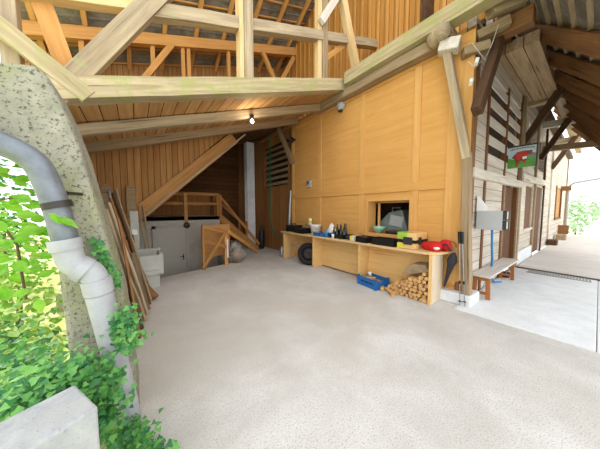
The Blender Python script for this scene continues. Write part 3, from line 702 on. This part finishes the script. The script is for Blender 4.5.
mb = MB().box(4.10, 4.56, 1.98, 2.32, ZC, ZC+.3)
obj('crate_body', mb, 'counter', t, None, .006)
obj('corner_label', MB().box(4.094, 4.102, 2.14, 2.326, ZC+.18, ZC+.304).box(4.094, 4.30, 2.12, 2.326, ZC+.3, ZC+.308), 'lime', t)
obj('front_label', MB().box(4.094, 4.102, 2.2, 2.326, ZC+.0, ZC+.1), 'yellow', t)
obj('strap', MB().box(4.09, 4.57, 1.97, 2.33, ZC+.11, ZC+.17), 'black', t)
obj('buckle', MB().box(4.07, 4.095, 2.03, 2.2, ZC+.08, ZC+.22), 'charcoal', t, None, .01)
obj('buckle', MB().box(4.2, 4.3, 1.955, 1.975, ZC+.08, ZC+.22), 'charcoal', t, None, .01)
t = thing('red_bag', 'red cloth bundle with a white patch lying near the counter end', 'bag', (4.34, 1.7, ZC))
obj('cloth', MB().blob((4.28, 1.76, ZC+.075), .15, 3, .16, (.8, 1.15, .6), 11).blob((4.4, 1.6, ZC+.10), .1, 3, .2, (.9, .9, .95), 14), 'red', t)
obj('patch', MB().blob((4.19, 1.66, ZC+.06), .05, 2, .2, (.6, 1.0, .7), 2), 'white', t)
obj('strap', MB().tube([(4.3, 1.6, ZC+.12), (4.26, 1.54, ZC+.15), (4.3, 1.5, ZC+.06), (4.36, 1.48, ZC+.03)], .014, 8), 'charcoal', t)
# in the serving window
t = thing('bowl', 'mint green bowl on the sill of the serving window', 'bowl', (4.72, 3.15, 1.1))
obj('shell', MB().lathe([(0, .0), (.06, .0), (.06, .015), (.13, .08), (.16, .15), (.15, .15), (.12, .085), (.05, .03), (0, .03)], (4.72, 3.15, 1.1), 28), 'mint', t)
obj('contents', MB().blob((4.72, 3.15, 1.21), .11, 2, .1, (1, 1, .45), 4), 'offwhite', t)
o = obj('chopping_slab', MB().rbox((4.75, 2.75, 1.14), (.2, .4, .07), (0, 0, .05)), 'darkmetal', None, None, .02); tag(o, 'flat dark tray lying on the sill right of the bowl', 'tray')
t = thing('slicing_machine', 'grey-green machine with rounded housing inside the serving window', 'machine', (5.25, 3.0, .95))
mb = MB().prism([(5.05, 2.62, 1.15), (5.05, 3.35, 1.12), (5.05, 3.42, 1.3), (5.05, 3.12, 1.58), (5.05, 2.78, 1.66)], (.4, 0, 0))
obj('housing', mb, 'greygreen', t, None, .03)
obj('front_panel', MB().rbox((5.035, 2.9, 1.38), (.02, .34, .26), (.18, 0, 0)), 'greybox', t, None, .01)
obj('base', MB().box(5.05, 5.5, 2.6, 3.4, .95, 1.13), 'greygreen', t, None, .01)
obj('handle', MB().tube([(5.2, 3.1, 1.56), (5.2, 3.1, 1.7), (5.2, 2.9, 1.7)], .02, 8), 'metal', t)

# umbrella and poles at the counter end
t = thing('umbrella', 'black folded umbrella hanging from the rounded end of the counter', 'umbrella', (4.42, 1.38, .3))
a = V((4.43, 1.445, 1.0)); b_ = V((4.40, 1.60, .22))
def L3(t_): return a.lerp(b_, t_)
obj('canopy', MB().tube([L3(.12), L3(.2), L3(.3), L3(.42), L3(.6), L3(.8), L3(.95)], .05, 10, rs=[.018, .06, .082, .055, .036, .026, .008]), 'charcoal', t)
obj('shaft', MB().tube([L3(0), L3(.15)], .008, 8).tube([L3(.93), L3(1.0)], .007, 8), 'metal', t)
obj('handle', MB().tube([L3(.0), a+V((0, .0, .05)), a+V((-.01, .03, .09)), a+V((-.02, .08, .1)), a+V((-.02, .12, .06))], .013, 8), 'brownbeam', t)
for k, (x, y) in enumerate(((4.37, 1.33), (4.40, 1.27))):
    t = thing('trekking_pole', ('grey trekking pole leaning on the corner post, nearer the umbrella', 'grey trekking pole leaning on the corner post, nearer the bench')[k], 'pole', (x, y, 0))
    p, q_ = V((x, y, .02)), V((4.40, 1.395-.035*k, 1.28))
    obj('shaft', MB().tube([p, p.lerp(q_, .5), p.lerp(q_, .9)], .01, 8, rs=[.007, .009, .011]), 'metal', t)
    obj('grip', MB().tube([p.lerp(q_, .84), p.lerp(q_, .9), q_], .022, 10, rs=[.018, .022, .026]), 'black', t)
    obj('basket', MB().lathe([(0, 0), (.03, .005), (.0, .02)], p.lerp(q_, .06), 12), 'black', t)
    obj('clamp', MB().tube([p.lerp(q_, .3), p.lerp(q_, .34)], .016, 8), 'black', t)

# ------------------------------------------------------------------ corner timbers under the eave
pb = thing('plate_beam', 'big mossy beam on top of the panelled wall running out over the corner', 'beam', (4.35, 2.4, 4.8))
timber('beam', (4.36, 3.9, 4.86), (4.36, .5, 4.86), .24, .28, 'mossbeam', pb)
timber('lower_beam', (4.47, 5.2, 4.61), (4.47, 1.62, 4.61), .2, .2, 'greybrown', pb)
obj('log_end', MB().lathe([(0, 0), (.12, .0), (.135, .05), (.125, .3), (.0, .3)], (4.36, 1.92, 4.62), 14, (-.55, -.8, -.05)), 'greybeam', pb)
obj('end_block', MB().rbox((4.38, 1.66, 4.40), (.2, .3, .2), (.2, .1, .3)), 'pale', pb, None, .02)
cp = timber('corner_post', (4.52, 1.28, .2), (4.47, 1.37, 2.6), .12, .12, 'greybrown')
tag(cp, 'weathered brown-grey upright at the wall corner behind the trekking poles', 'post')
cps = timber('corner_strut', (4.47, 1.36, 2.5), (4.40, 1.70, 4.36), .12, .12, 'greybeam')
tag(cps, 'pale leaning strut from the corner post up to the big beam', 'strut')
cp2 = timber('corner_post', (4.70, 1.42, .2), (4.74, 1.42, 4.7), .2, .16, 'brownbeam')
tag(cp2, 'brown upright timber behind the mossy corner post', 'post')
cbx = timber('corner_brace', (4.12, 1.16, 3.1), (5.3, 1.14, 4.98), .13, .16, 'darkbeam')
tag(cbx, 'dark brace rising from the corner post to the beam end', 'brace')
for k, (p, q_, m_, w, h) in enumerate((((4.66, 1.36, 4.5), (4.84, 1.0, 4.6), 'greybrown', .16, .14), ((4.5, 1.5, 4.25), (4.72, 1.22, 4.3), 'greybrown', .16, .14), ((4.62, 1.2, 4.78), (4.95, .86, 4.9), 'greybeam', .18, .16))):
    o = timber('corner_block', p, q_, w, h, m_)
    tag(o, ('broken grey timber stub tucked below the big beam at the corner', 'short grey-brown block under the corner wiring', 'rounded grey log end beside the brown cantilever beam')[k], 'timber')
wi = thing('cable_clips', 'pale cables and two white junction boxes hanging at the corner post', 'cables', (4.45, 1.3, 3.9))
obj('wire', MB().tube([(4.42, 1.35, 4.3), (4.5, 1.2, 4.0), (4.62, 1.15, 4.25), (4.7, 1.1, 4.55)], .005, 6).tube([(4.42, 1.4, 4.05), (4.44, 1.3, 3.9), (4.5, 1.25, 4.0)], .005, 6), 'offwhite', wi)
obj('junction_box', MB().rbox((4.42, 1.28, 3.98), (.07, .05, .1), (.2, .3, .5)), 'white', wi, None, .008)
obj('junction_box', MB().rbox((4.38, 1.33, 3.68), (.08, .05, .09), (.2, .6, .5)), 'white', wi, None, .008)

# ------------------------------------------------------------------ house front (y = 1.38)
YF = 1.40
fw = MB()
def fbox(x0, x1, z0, z1, d=.12): fw.box(x0, x1, YF, YF+d, z0, z1)
fbox(4.74, 5.6, 0, 4.9); fbox(5.6, 7.15, 0, 2.6); fbox(5.6, 8.7, 4.35, 5.3); fbox(7.15, 8.5, 2.35, 2.6)
fbox(8.5, 9.6, 0, 5.3); fbox(9.6, 10.9, 0, 1.05); fbox(9.6, 10.9, 2.4, 3.0); fbox(10.9, 11.3, 0, 4.9); fbox(9.6, 13.0, 3.0, 3.1)
fbox(11.3, 13, 2.5, 3.0); fbox(13, 17.6, 0, 5); fbox(17.6, 20.2, 0, 1.2); fbox(17.6, 20.2, 2.85, 5); fbox(20.2, 23.2, 0, 5)
fbox(9.6, 11.3, 4.3, 5.0); fbox(11.3, 13, 4.3, 5)
struct('wall_facade', fw, 'facade')
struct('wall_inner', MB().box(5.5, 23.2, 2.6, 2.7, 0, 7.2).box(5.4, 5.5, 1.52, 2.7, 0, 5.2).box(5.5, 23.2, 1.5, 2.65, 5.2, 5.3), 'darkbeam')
mb = MB()
for x, z0, z1 in ((5.62, 0, 4.4), (7.06, 0, 4.45), (8.5, 0, 4.5)): mb.box(x-.055, x+.055, YF-.02, YF+.06, z0, z1)
struct('trim_8', mb, 'strip')
mb = MB()
for x0, x1 in ((5.68, 7.0), (7.12, 8.44)):
    for k in range(5): mb.box(x0, x1, YF-.008, YF+.015, 2.60+k*.37, 2.78+k*.37)
struct('trim_9', mb, 'pale')
hb = timber('facade_rail', (4.72, YF-.05, 2.30), (8.6, YF-.05, 2.34), .1, .17, 'pale')
tag(hb, 'pale horizontal timber across the house front above the brown door', 'timber')
hb = timber('facade_rail', (8.7, YF-.05, 2.55), (13.1, YF-.05, 2.7), .1, .2, 'pale')
tag(hb, 'pale horizontal timber over the white panel and the far doorway', 'timber')
d2 = struct('door_2', MB().box(7.15, 8.45, YF+.06, YF+.1, .03, 2.24), 'doorwood')
struct('trim_10', MB().box(7.1, 7.16, YF-.03, YF+.06, 0, 2.24).box(8.5, 8.66, YF-.05, YF+.06, 0, 2.5), 'greybrown', .006)
w2 = struct('window_2', MB().box(9.55, 9.66, YF-.02, YF+.02, 1.0, 2.45).box(10.86, 10.95, YF-.02, YF+.06, 1.0, 2.45).box(9.5, 11, YF-.05, YF+.06, .98, 1.06), 'pale', .005)
struct('shutter', MB().box(8.92, 9.50, YF-.035, YF-.005, .95, 2.45), 'pale', .004, w2)
w3 = struct('window_3', MB().box(17.5, 17.7, YF-.04, YF+.06, 1.15, 2.9).box(20.1, 20.3, YF-.04, YF+.06, 1.15, 2.9).box(17.5, 20.3, YF-.06, YF+.06, 1.12, 1.22), 'brownbeam', .004)
struct('shutter', MB().box(17.75, 20.05, YF+.02, YF+.06, 1.22, 2.85), 'brownboard', 0, w3)
obj('window_dark_fill', MB().box(9.66, 10.86, YF+.025, YF+.035, 1.06, 2.4), 'strip', w2)  # dark panel across the opening, its colour stands in for the shade inside
d3 = struct('door_3', MB().box(11.3, 11.40, YF-.02, YF+.06, 0, 2.5).box(12.9, 13, YF-.02, YF+.06, 0, 2.5), 'pale', .005)
obj('doorway_dark_fill', MB().box(11.4, 12.9, YF+.03, YF+.07, .03, 2.5), 'doorwood', d3)  # open doorway: dark brown panel added in place of the shaded interior
struct('trim_11', MB().box(8.7, 11.25, YF-.05, YF, .0, .42), 'slab', .02)
for k, (x, z1, m_, lab) in enumerate(((8.75, 4.9, 'greybrown', 'grey brown post on the house front beside the brown door'), (11.15, 4.9, 'greybrown', 'grey brown post right of the panel window'), (13.1, 4.9, 'darkbeam', 'dark post at the right edge of the far doorway'), (15.3, 4.9, 'pale', 'pale post in the middle of the far siding'), (23.0, 4.9, 'greybrown', 'last post at the far end of the house front'))):
    o = timber('facade_post', (x, YF-.03, 0), (x, YF-.03, z1), .14, .06, m_, up=(0, 1, 0)); tag(o, lab, 'post')

# eave soffit, cantilevers and braces
sf = obj('soffit_box', MB().box(6.05, 9.3, .82, YF, 4.74, 4.95), 'soffit', None, None, .01)
tag(sf, 'wide boxed soffit of old boards under the eave near the corner', 'soffit')
CB = (('brown cantilever beam end nearest the corner, beside the boxed soffit', 4.98, 4.60, .25), ('cantilever beam end over the cow sign', 9.4, 4.75, .22), ('cantilever beam end over the far doorway', 12.2, 4.72, .22), ('cantilever beam end over the far siding', 15.4, 4.7, .22))
for i, (lab, x, z, s_) in enumerate(CB):
    o = timber('cantilever_beam', (x, YF+.1, z), (x, .62 if i else .74, z), .2, s_, ('brownbeam', 'greybeam', 'pale', 'greybeam')[i]); tag(o, lab, 'beam')
for i, (lab, x) in enumerate((('dark brace rising from the house front just behind the cow sign', 8.95), ('dark brace rising over the far doorway', 12.0), ('dark brace rising from the far siding', 15.2))):
    o = timber('eave_brace', (x, YF, 3.5), (x, .72, 4.85), .16, .16, 'darkbeam'); tag(o, lab, 'brace')
for i, (lab, x0, x1, y, z, m_) in enumerate((('long grey purlin under the eave rafters beyond the soffit', 9.3, 20, .85, 4.88, 'greybeam'), ('long dark wall plate at the top of the house front', 5.5, 23, YF-.11, 5.02, 'darkbeam'))):
    o = timber('eave_purlin', (x0, y, z), (x1, y, z), .2, .2, m_); tag(o, lab, 'beam')
for i, (x, lab) in enumerate(((12.4, 'pale tie beam closing the far end of the eave roof'),)):
    o = timber('tie_beam', (x, YF, 3.92), (x, -1.3, 3.76), .16, .2, 'greybrown'); tag(o, lab, 'beam')
ER = lambda y: 3.65 + 1.64*y
mb = MB().prism([(3.2, -.75, ER(-.75)+.18), (12.9, -.75, ER(-.75)+.18), (12.9, 2.6, ER(2.6)+.18), (6.2, 2.6, ER(2.6)+.18), (5.2, 1.3, ER(1.3)+.18), (3.2, .6, ER(.6)+.18)], (0, 0, .1))
er = struct('roof_eave', mb, 'tile')
for k in range(8):
    x = 5.0+k*1.08; u0, u1 = -.85, 1.1
    timber('rafter', (x+u0*.87*1.0, .11+u0*.5, ER(.11+u0*.5)+.03), (x+u1*1.9, .11+u1*1.0, ER(.11+u1)+.03), .18, .24, 'brownbeam', er, wob=.006)
for k in range(13):
    y = -.65+k*.17
    x0 = 3.3 if y < .6 else 5.3
    timber('roof_batten', (x0, y, ER(y)+.16), (12.8, y, ER(y)+.16), .06, .05, 'greybeam', er, wob=.002, segs=1)

# ------------------------------------------------------------------ sign with the red cow
sg = thing('sign_board', 'painted sign with a red cow on a green meadow hanging off the house front', 'sign', (7.25, 1.15, 2.6))
y0, y1, z0, z1 = 1.38, .91, 2.63, 3.11          # left edge is at the wall
def S(u, v): return V((7.25, y0+(y1-y0)*u, z0+(z1-z0)*v))
def flat(poly, d, th=.004):
    return MB().prism([S(u, v)-V((d, 0, 0)) for u, v in poly], (-th, 0, 0))
obj('panel', MB().box(7.25, 7.27, y1, y0, z0, z1), 'signsky', sg)
obj('meadow', flat([(0, 0), (1, 0), (1, .42), (.8, .46), (.6, .40), (.4, .47), (.2, .43), (0, .5)], 0), 'signgreen', sg)
obj('hill_line', flat([(.55, .40), (1, .42), (1, .62), (.86, .66), (.7, .55)], -.001), 'greygreen', sg)
obj('frame', MB().box(7.24, 7.275, y1-.01, y0+.01, z1, z1+.035).box(7.235, 7.275, y1-.02, y1, z0, z1+.03), 'darkmetal', sg)
cow = MB()
cow.prism([S(u, v)-V((.006, 0, 0)) for u, v in [(.5+(u-.52)*1.12, .42+(v-.43)*1.18) for u, v in [(.20, .50), (.30, .62), (.38, .72), (.62, .74), (.76, .72), (.84, .74), (.86, .60), (.78, .54), (.72, .58), (.70, .36), (.62, .22), (.56, .34), (.48, .36), (.42, .14), (.33, .12), (.34, .30), (.30, .44)]]], (-.004, 0, 0))
obj('cow_outline', cow, 'signbrown', sg)
cw = MB()
for poly in ([(.34, .62), (.40, .69), (.68, .70), (.70, .56), (.52, .52), (.46, .40), (.36, .44)], [(.76, .66), (.82, .67), (.83, .60), (.77, .59)], [(.22, .52), (.28, .58), (.30, .50)], [(.36, .26), (.44, .24), (.41, .16), (.35, .16)], [(.50, .34), (.55, .36), (.55, .28), (.5, .28)], [(.60, .34), (.66, .34), (.63, .25), (.59, .27)]):
    cw.prism([S(.5+(u-.52)*1.12, .42+(v-.43)*1.18)-V((.011, 0, 0)) for u, v in poly], (-.003, 0, 0))
obj('cow_body', cw, 'signred', sg)
obj('cow_patch', flat([(.53, .50), (.70, .52), (.69, .40), (.55, .38)], .011), 'white', sg)
lt = MB()
for i in range(15):
    u = .08+i*.058; v = .85+.05*math.sin(PI*(u))
    h = (.05, .07, .06)[i % 3]
    lt.prism([S(u, v)-V((.001, 0, 0)), S(u+.04, v)-V((.001, 0, 0)), S(u+.04, v+h)-V((.001, 0, 0)), S(u, v+h)-V((.001, 0, 0))], (-.003, 0, 0))
obj('lettering', lt, 'signbrown', sg)

# ------------------------------------------------------------------ letter boxes, rope, bench
mbx = thing('letter_box', 'grey metal letter box unit mounted on the house front above the bench', 'letter box', (5.3, 1.2, 1.3))
obj('casing', MB().box(5.1, 5.34, .99, 1.36, 1.29, 1.63), 'greybox', mbx, None, .006)
for i, z in enumerate((1.30, 1.47)):
    d = obj('door', MB().box(5.13, 5.31, .955, .995, z+.012, z+.145), 'offwhite', mbx, None, .004)
    obj('frame', MB().box(5.30, 5.34, .94, .99, z, z+.155).box(5.10, 5.13, .94, .99, z, z+.155).box(5.10, 5.34, .94, .99, z+.145, z+.16), 'darkmetal', d)
obj('sloping_lid', MB().prism([(5.12, 1.37, 1.62), (5.12, 1.37, 1.90), (5.12, 1.20, 1.63)], (.16, 0, 0)), 'white', mbx)
rp = obj('blue_rope', MB().tube([(5.45, 1.2, 1.28), (5.6, 1.22, .9), (5.85, 1.26, .62), (6.0, 1.3, .4), (6.1, 1.34, .22), (6.3, 1.3, .06), (6.55, 1.24, .04)], .02, 8), 'bluerope')
tag(rp, 'blue rope hanging from the letter box down behind the bench', 'rope')
be = thing('bench', 'long pale bench with brown trestle legs in front of the house', 'bench', (6.1, 1.25, .025))
obj('seat', MB().box(4.98, 7.3, 1.08, 1.37, .43, .47), 'bench_top', be, None, .006)
for x in (5.06, 6.95):
    for y in (1.12, 1.33):
        obj('leg', MB().prism([(x-.02, y-.03, .025), (x+.03, y-.03, .025), (x+.03, y+.03, .025), (x-.02, y+.03, .025)], (0, (1.225-y)*.15, .405)), 'bench_leg', be)
    obj('cross_bar', MB().box(x-.01, x+.02, 1.12, 1.33, .10, .15), 'bench_leg', be)
    obj('top_bar', MB().box(x-.015, x+.025, 1.1, 1.35, .36, .43), 'bench_leg', be)
obj('wire_stay', MB().tube([(5.08, 1.22, .15), (5.4, 1.22, .42)], .006, 6).tube([(6.95, 1.22, .15), (6.6, 1.22, .42)], .006, 6), 'metal', be)
o = obj('flower_pot', MB().lathe([(0, 0), (.1, 0), (.12, .1), (.1, .12), (0, .12)], (7.15, 1.3, .025), 16), 'charcoal'); tag(o, 'small dark pot on the slab behind the far bench leg', 'pot')

# drain grate beside the deck
gt = thing('drain_grate', 'grey steel drain grate set between the slab and the deck', 'grate', (8.45, .5, .02))
mb = MB().box(8.12, 8.16, .02, 1.05, .02, .04).box(8.52, 8.56, .02, 1.05, .02, .04)
obj('frame', mb, 'grate', gt)
mb = MB()
for k in range(22): mb.box(8.16, 8.52, .03+k*.047, .055+k*.047, .022, .038)
obj('bars', mb, 'grate', gt)
pl = thing('pipe_arm', 'curved metal pipe arm at the far end of the house front', 'pipe', (20, 1.1, 0))
obj('pipe', MB().tube([(20, 1.12, .0), (20, 1.12, 2.7), (20, 1.1, 2.95), (20, 1.02, 3.1), (20, .9, 3.17), (20, -.4, 3.4), (20, -2.5, 3.75)], .06, 10), 'greybox', pl)
obj('bracket', MB().box(19.8, 20.2, 1.0, 1.4, .25, .75), 'brownbeam', pl)
obj('bracket', MB().box(19.85, 20.15, 1.02, 1.4, 2.75, 3.0), 'brownbeam', pl)
o = obj('stone_block', MB().rbox((15.2, 1.2, .15), (.5, .3, .3)), 'darkbeam', None, None, .03); tag(o, 'dark block on the deck at the foot of the far siding', 'block')
o = obj('stone_block', MB().rbox((18.2, 1.15, .17), (.6, .35, .34)), 'greybrown', None, None, .03); tag(o, 'brown block at the foot of the shuttered window', 'block')

# ------------------------------------------------------------------ downpipe on the left wall end
dp = thing('downpipe', 'zinc downpipe with two bends running down the concrete wall end', 'downpipe', (-.12, 2.0, 0))
def arc(pts, n=8):
    out = []
    for i in range(len(pts)):
        if i in (0, len(pts)-1): out.append(V(pts[i])); continue
        a, b2, c = V(pts[i-1]), V(pts[i]), V(pts[i+1]); r = min(.13, (a-b2).length*.45, (c-b2).length*.45)
        p0 = b2+(a-b2).normalized()*r; p1 = b2+(c-b2).normalized()*r
        for k in range(n+1):
            t_ = k/n; out.append(p0*(1-t_)**2+b2*2*t_*(1-t_)+p1*t_**2)
    return out
yp = 2.06
obj('upper_pipe', MB().tube(arc([(-1.2, yp, 2.13), (-.66, yp, 2.06), (-.47, yp, 1.96), (-.405, yp, 1.72), (-.365, yp, 1.42)]), .066, 20), 'zinc', dp)
obj('elbow', MB().tube(arc([(-.37, yp, 1.45), (-.35, yp, 1.29), (-.245, yp, 1.22), (-.215, yp, 1.02)]), .074, 20), 'whitepipe', dp)
obj('coupling', MB().tube([(-.375, yp, 1.46), (-.365, yp, 1.39)], .083, 20).tube([(-.235, yp, 1.17), (-.222, yp, 1.07)], .084, 20).tube([(-.325, yp, 1.27), (-.28, yp, 1.235)], .084, 20), 'whitepipe', dp)
obj('lower_pipe', MB().tube([(-.222, yp, 1.06), (-.08, yp, .0)], .072, 20, rs=[.078, .066]), 'whitepipe', dp)
obj('pipe_clamp', MB().tube([(-.40, yp, 1.70), (-.39, yp, 1.66)], .074, 20).beam((-.36, yp+.02, 1.76), (-.30, 2.2, 1.76), .02, .02), 'darkmetal', dp)

# parapet block, near left
pbk = MB().prism([(-.18, 1.40, -.4), (-.30, 1.66, -.4), (-2.4, .70, -.4), (-2.4, .28, -.4)], (0, 0, 1.1))
pk = obj('parapet_block', pbk, 'granite', None, None, .012)
tag(pk, 'pale granite parapet block in the near left corner', 'stone block')

# ------------------------------------------------------------------ plants
def leaf_poly(kind):
    if kind == 'ivy': return [(0, 0, 0), (.45, -.05, .05), (.5, .35, .03), (.28, .5, 0), (0, 1, -.08), (-.28, .5, 0), (-.5, .35, .03), (-.45, -.05, .05)]
    return [(0, 0, 0), (.26, .25, .06), (.33, .55, .05), (.16, .85, 0), (0, 1.1, -.1), (-.16, .85, 0), (-.33, .55, .05), (-.26, .25, .06)]
def add_leaf(mb, c, s_, nrm, rg, kind='ivy'):
    nrm = V(nrm)+V((rg.uniform(-.6, .6), rg.uniform(-.6, .6), rg.uniform(-.4, .6))); nrm.normalize()
    u = nrm.cross(V((rg.uniform(-1, 1), rg.uniform(-1, 1), rg.uniform(-.6, .6)))).normalized(); w = nrm.cross(u)
    c = V(c); pts = [c+(u*a+w*(b-.4)+nrm*d)*s_ for a, b, d in leaf_poly(kind)]
    n = len(pts)
    mb.add(pts, [(0, 1, 2, 3, 4), (0, 4, 5, 6, 7)])
rg = random.Random(21)
iv = MB(); iv2 = MB()
def ivy(c, n, sp, s0, s1, nrm=(0, -.5, .8)):
    for _ in range(n):
        p = V(c)+V((rg.gauss(0, sp[0]), rg.gauss(0, sp[1]), rg.gauss(0, sp[2])))
        add_leaf(iv if rg.random() < .6 else iv2, p, rg.uniform(s0, s1), nrm, rg)
# along the foot of the wall end and the drive edge
for k in range(24):
    f_ = k/23; ivy((-.12+.20*f_, 1.93-.5*f_, .07), 34, (.05, .07, .05), .02, .045)
# mass between parapet and pipe
for k in range(30):
    f_ = rg.random(); ivy((-.27-.30*f_+rg.uniform(-.06, .06), 1.84+.1*rg.random(), .46+.22*rg.random()-.05*f_), 34, (.07, .07, .05), .022, .05)
for k in range(22):
    ivy((-.2-.2*rg.random(), 1.8+.12*rg.random(), .16+.34*rg.random()), 34, (.06, .07, .07), .022, .05)
for k in range(26):
    f_ = rg.random(); ivy((-.5-.8*f_, 2.5+1.2*f_+rg.uniform(-.3, .3), .10+.35*rg.random()), 26, (.1, .14, .07), .035, .07)
# climbing across the pipe
for k in range(14):
    f_ = k/13; ivy((-.125+.05*f_+.03*rg.uniform(-1, 1), 1.97, .92-.24*f_), 16, (.04, .03, .03), .022, .045, (.2, -1, .3))
for k in range(12):
    f_ = k/11; ivy((-.24+.12*f_, 2.14, 1.42-.32*f_), 10, (.02, .02, .02), .02, .04, (.2, -1, .3))
obj_i = obj('ivy', iv, 'ivy', None, 'stuff'); tag(obj_i, 'bright green ivy climbing over the wall foot and the lower downpipe', 'ivy')
obj_i = obj('ivy', iv2, 'ivydark', None, 'stuff'); tag(obj_i, 'darker ivy leaves mixed in around the lower downpipe', 'ivy')
# overhanging twig with big lime leaves
br = thing('tree_branch', 'overhanging branch with big lime green leaves at the left edge', 'branch', (-.75, 2.3, 1.6))
lv = MB()
for k in range(70):
    z = rg.uniform(.95, 1.98); x = -.47-.40*rg.random()-(1.9-z)*.12
    if z > 1.7 and x > -.55: x -= .1
    add_leaf(lv, (x, 2.36+rg.uniform(-.1, .3), z), rg.uniform(.07, .13), (.2, -.8, .5), rg, 'leaf')
for c in ((-.385, 1.985, 1.60), (-.35, 1.985, 1.58)): add_leaf(lv, c, .11, (.1, -1, .3), rg, 'leaf')
obj('leaves', lv, 'lime_leaf', br)
obj('twig', MB().tube([(-1.0, 2.5, 2.0), (-.8, 2.45, 1.7), (-.68, 2.45, 1.4), (-.66, 2.45, 1.0)], .008, 6).tube([(-.8, 2.45, 1.7), (-.6, 2.42, 1.75)], .006, 6), 'bark', br)
# shrubs beyond the wall
def shrub(name, c, r, n, mat, lab, cat, s0, s1, h=1.0, group=None, trunk=True):
    t = thing(name, lab, cat, (c[0], c[1], c[2]), group)
    mb = MB(); rg = random.Random(int(c[0]*100+c[1]*10))
    for _ in range(n):
        v = V((rg.gauss(0, 1), rg.gauss(0, 1), rg.gauss(0, 1))).normalized()*(rg.random()**.4)
        p = V((c[0]+v.x*r, c[1]+v.y*r, c[2]+r*h+v.z*r*h))
        add_leaf(mb, p, rg.uniform(s0, s1), v+V((0, -.3, .5)), rg, 'leaf')
    obj('foliage', mb, mat, t)
    obj('stem', MB().tube([(c[0], c[1], c[2]), (c[0]+.05, c[1], c[2]+r*h)], .03, 7, rs=[.05, .02]), 'bark', t)
    return t
for (x, y, z, r, n, h, lab) in ((-1.25, 3.6, -.35, .55, 420, .9, 'low light green bush just beyond the parapet block'), (-1.5, 5.2, -.35, .75, 520, 1.1, 'light green bush behind the concrete wall, nearest the pipe'), (-2.4, 5.0, -.35, .9, 520, 1.0, 'light green bush at the left edge of the garden'), (-2.6, 7.6, -.35, 1.2, 600, 1.0, 'taller light green bush further back in the garden'), (-1.0, 2.9, -.35, .42, 300, .8, 'lowest green bush between the parapet and the concrete wall')):
    shrub('garden_bush', (x, y, z), r, n, 'bush', lab, 'bush', .06, .13, h)
shrub('garden_bush', (-2.15, 6.0, -.35), .8, 520, 'lime_leaf', 'tall fresh green bush standing behind the light bushes in the garden', 'bush', .07, .14, 1.6)
shrub('garden_bush', (-2.9, 9.6, -.35), 1.2, 520, 'ivydark', 'tallest dark green bush at the back of the garden', 'bush', .1, .2, 1.7)
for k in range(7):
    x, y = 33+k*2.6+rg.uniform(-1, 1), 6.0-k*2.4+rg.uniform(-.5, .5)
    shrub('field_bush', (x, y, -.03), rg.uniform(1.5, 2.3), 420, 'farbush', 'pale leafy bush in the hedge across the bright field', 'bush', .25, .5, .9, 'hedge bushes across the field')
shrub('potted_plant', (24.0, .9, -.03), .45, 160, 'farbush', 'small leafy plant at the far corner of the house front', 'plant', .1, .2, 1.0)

# ------------------------------------------------------------------ light
w = bpy.data.worlds.new('world'); SC.world = w; w.use_nodes = True
bgn = w.node_tree.nodes['Background']
bgn.inputs['Color'].default_value = (.93, .97, 1.0, 1); bgn.inputs['Strength'].default_value = 1.35
sd = bpy.data.lights.new('sun', 'SUN'); sd.energy = 2.4; sd.angle = math.radians(3); sd.color = (1, .95, .86)
so = bpy.data.objects.new('sun', sd); C.objects.link(so); so.location = (-6, 10, 20)
so.rotation_euler = V((-.22, .62, .75)).to_track_quat('Z', 'Y').to_euler()
vs_ = SC.view_settings
vs_.view_transform = 'Standard'; vs_.look = 'None'; vs_.gamma = 1; vs_.use_curve_mapping = False; vs_.exposure = .92
SC.cycles.max_bounces = 8; SC.cycles.diffuse_bounces = 3
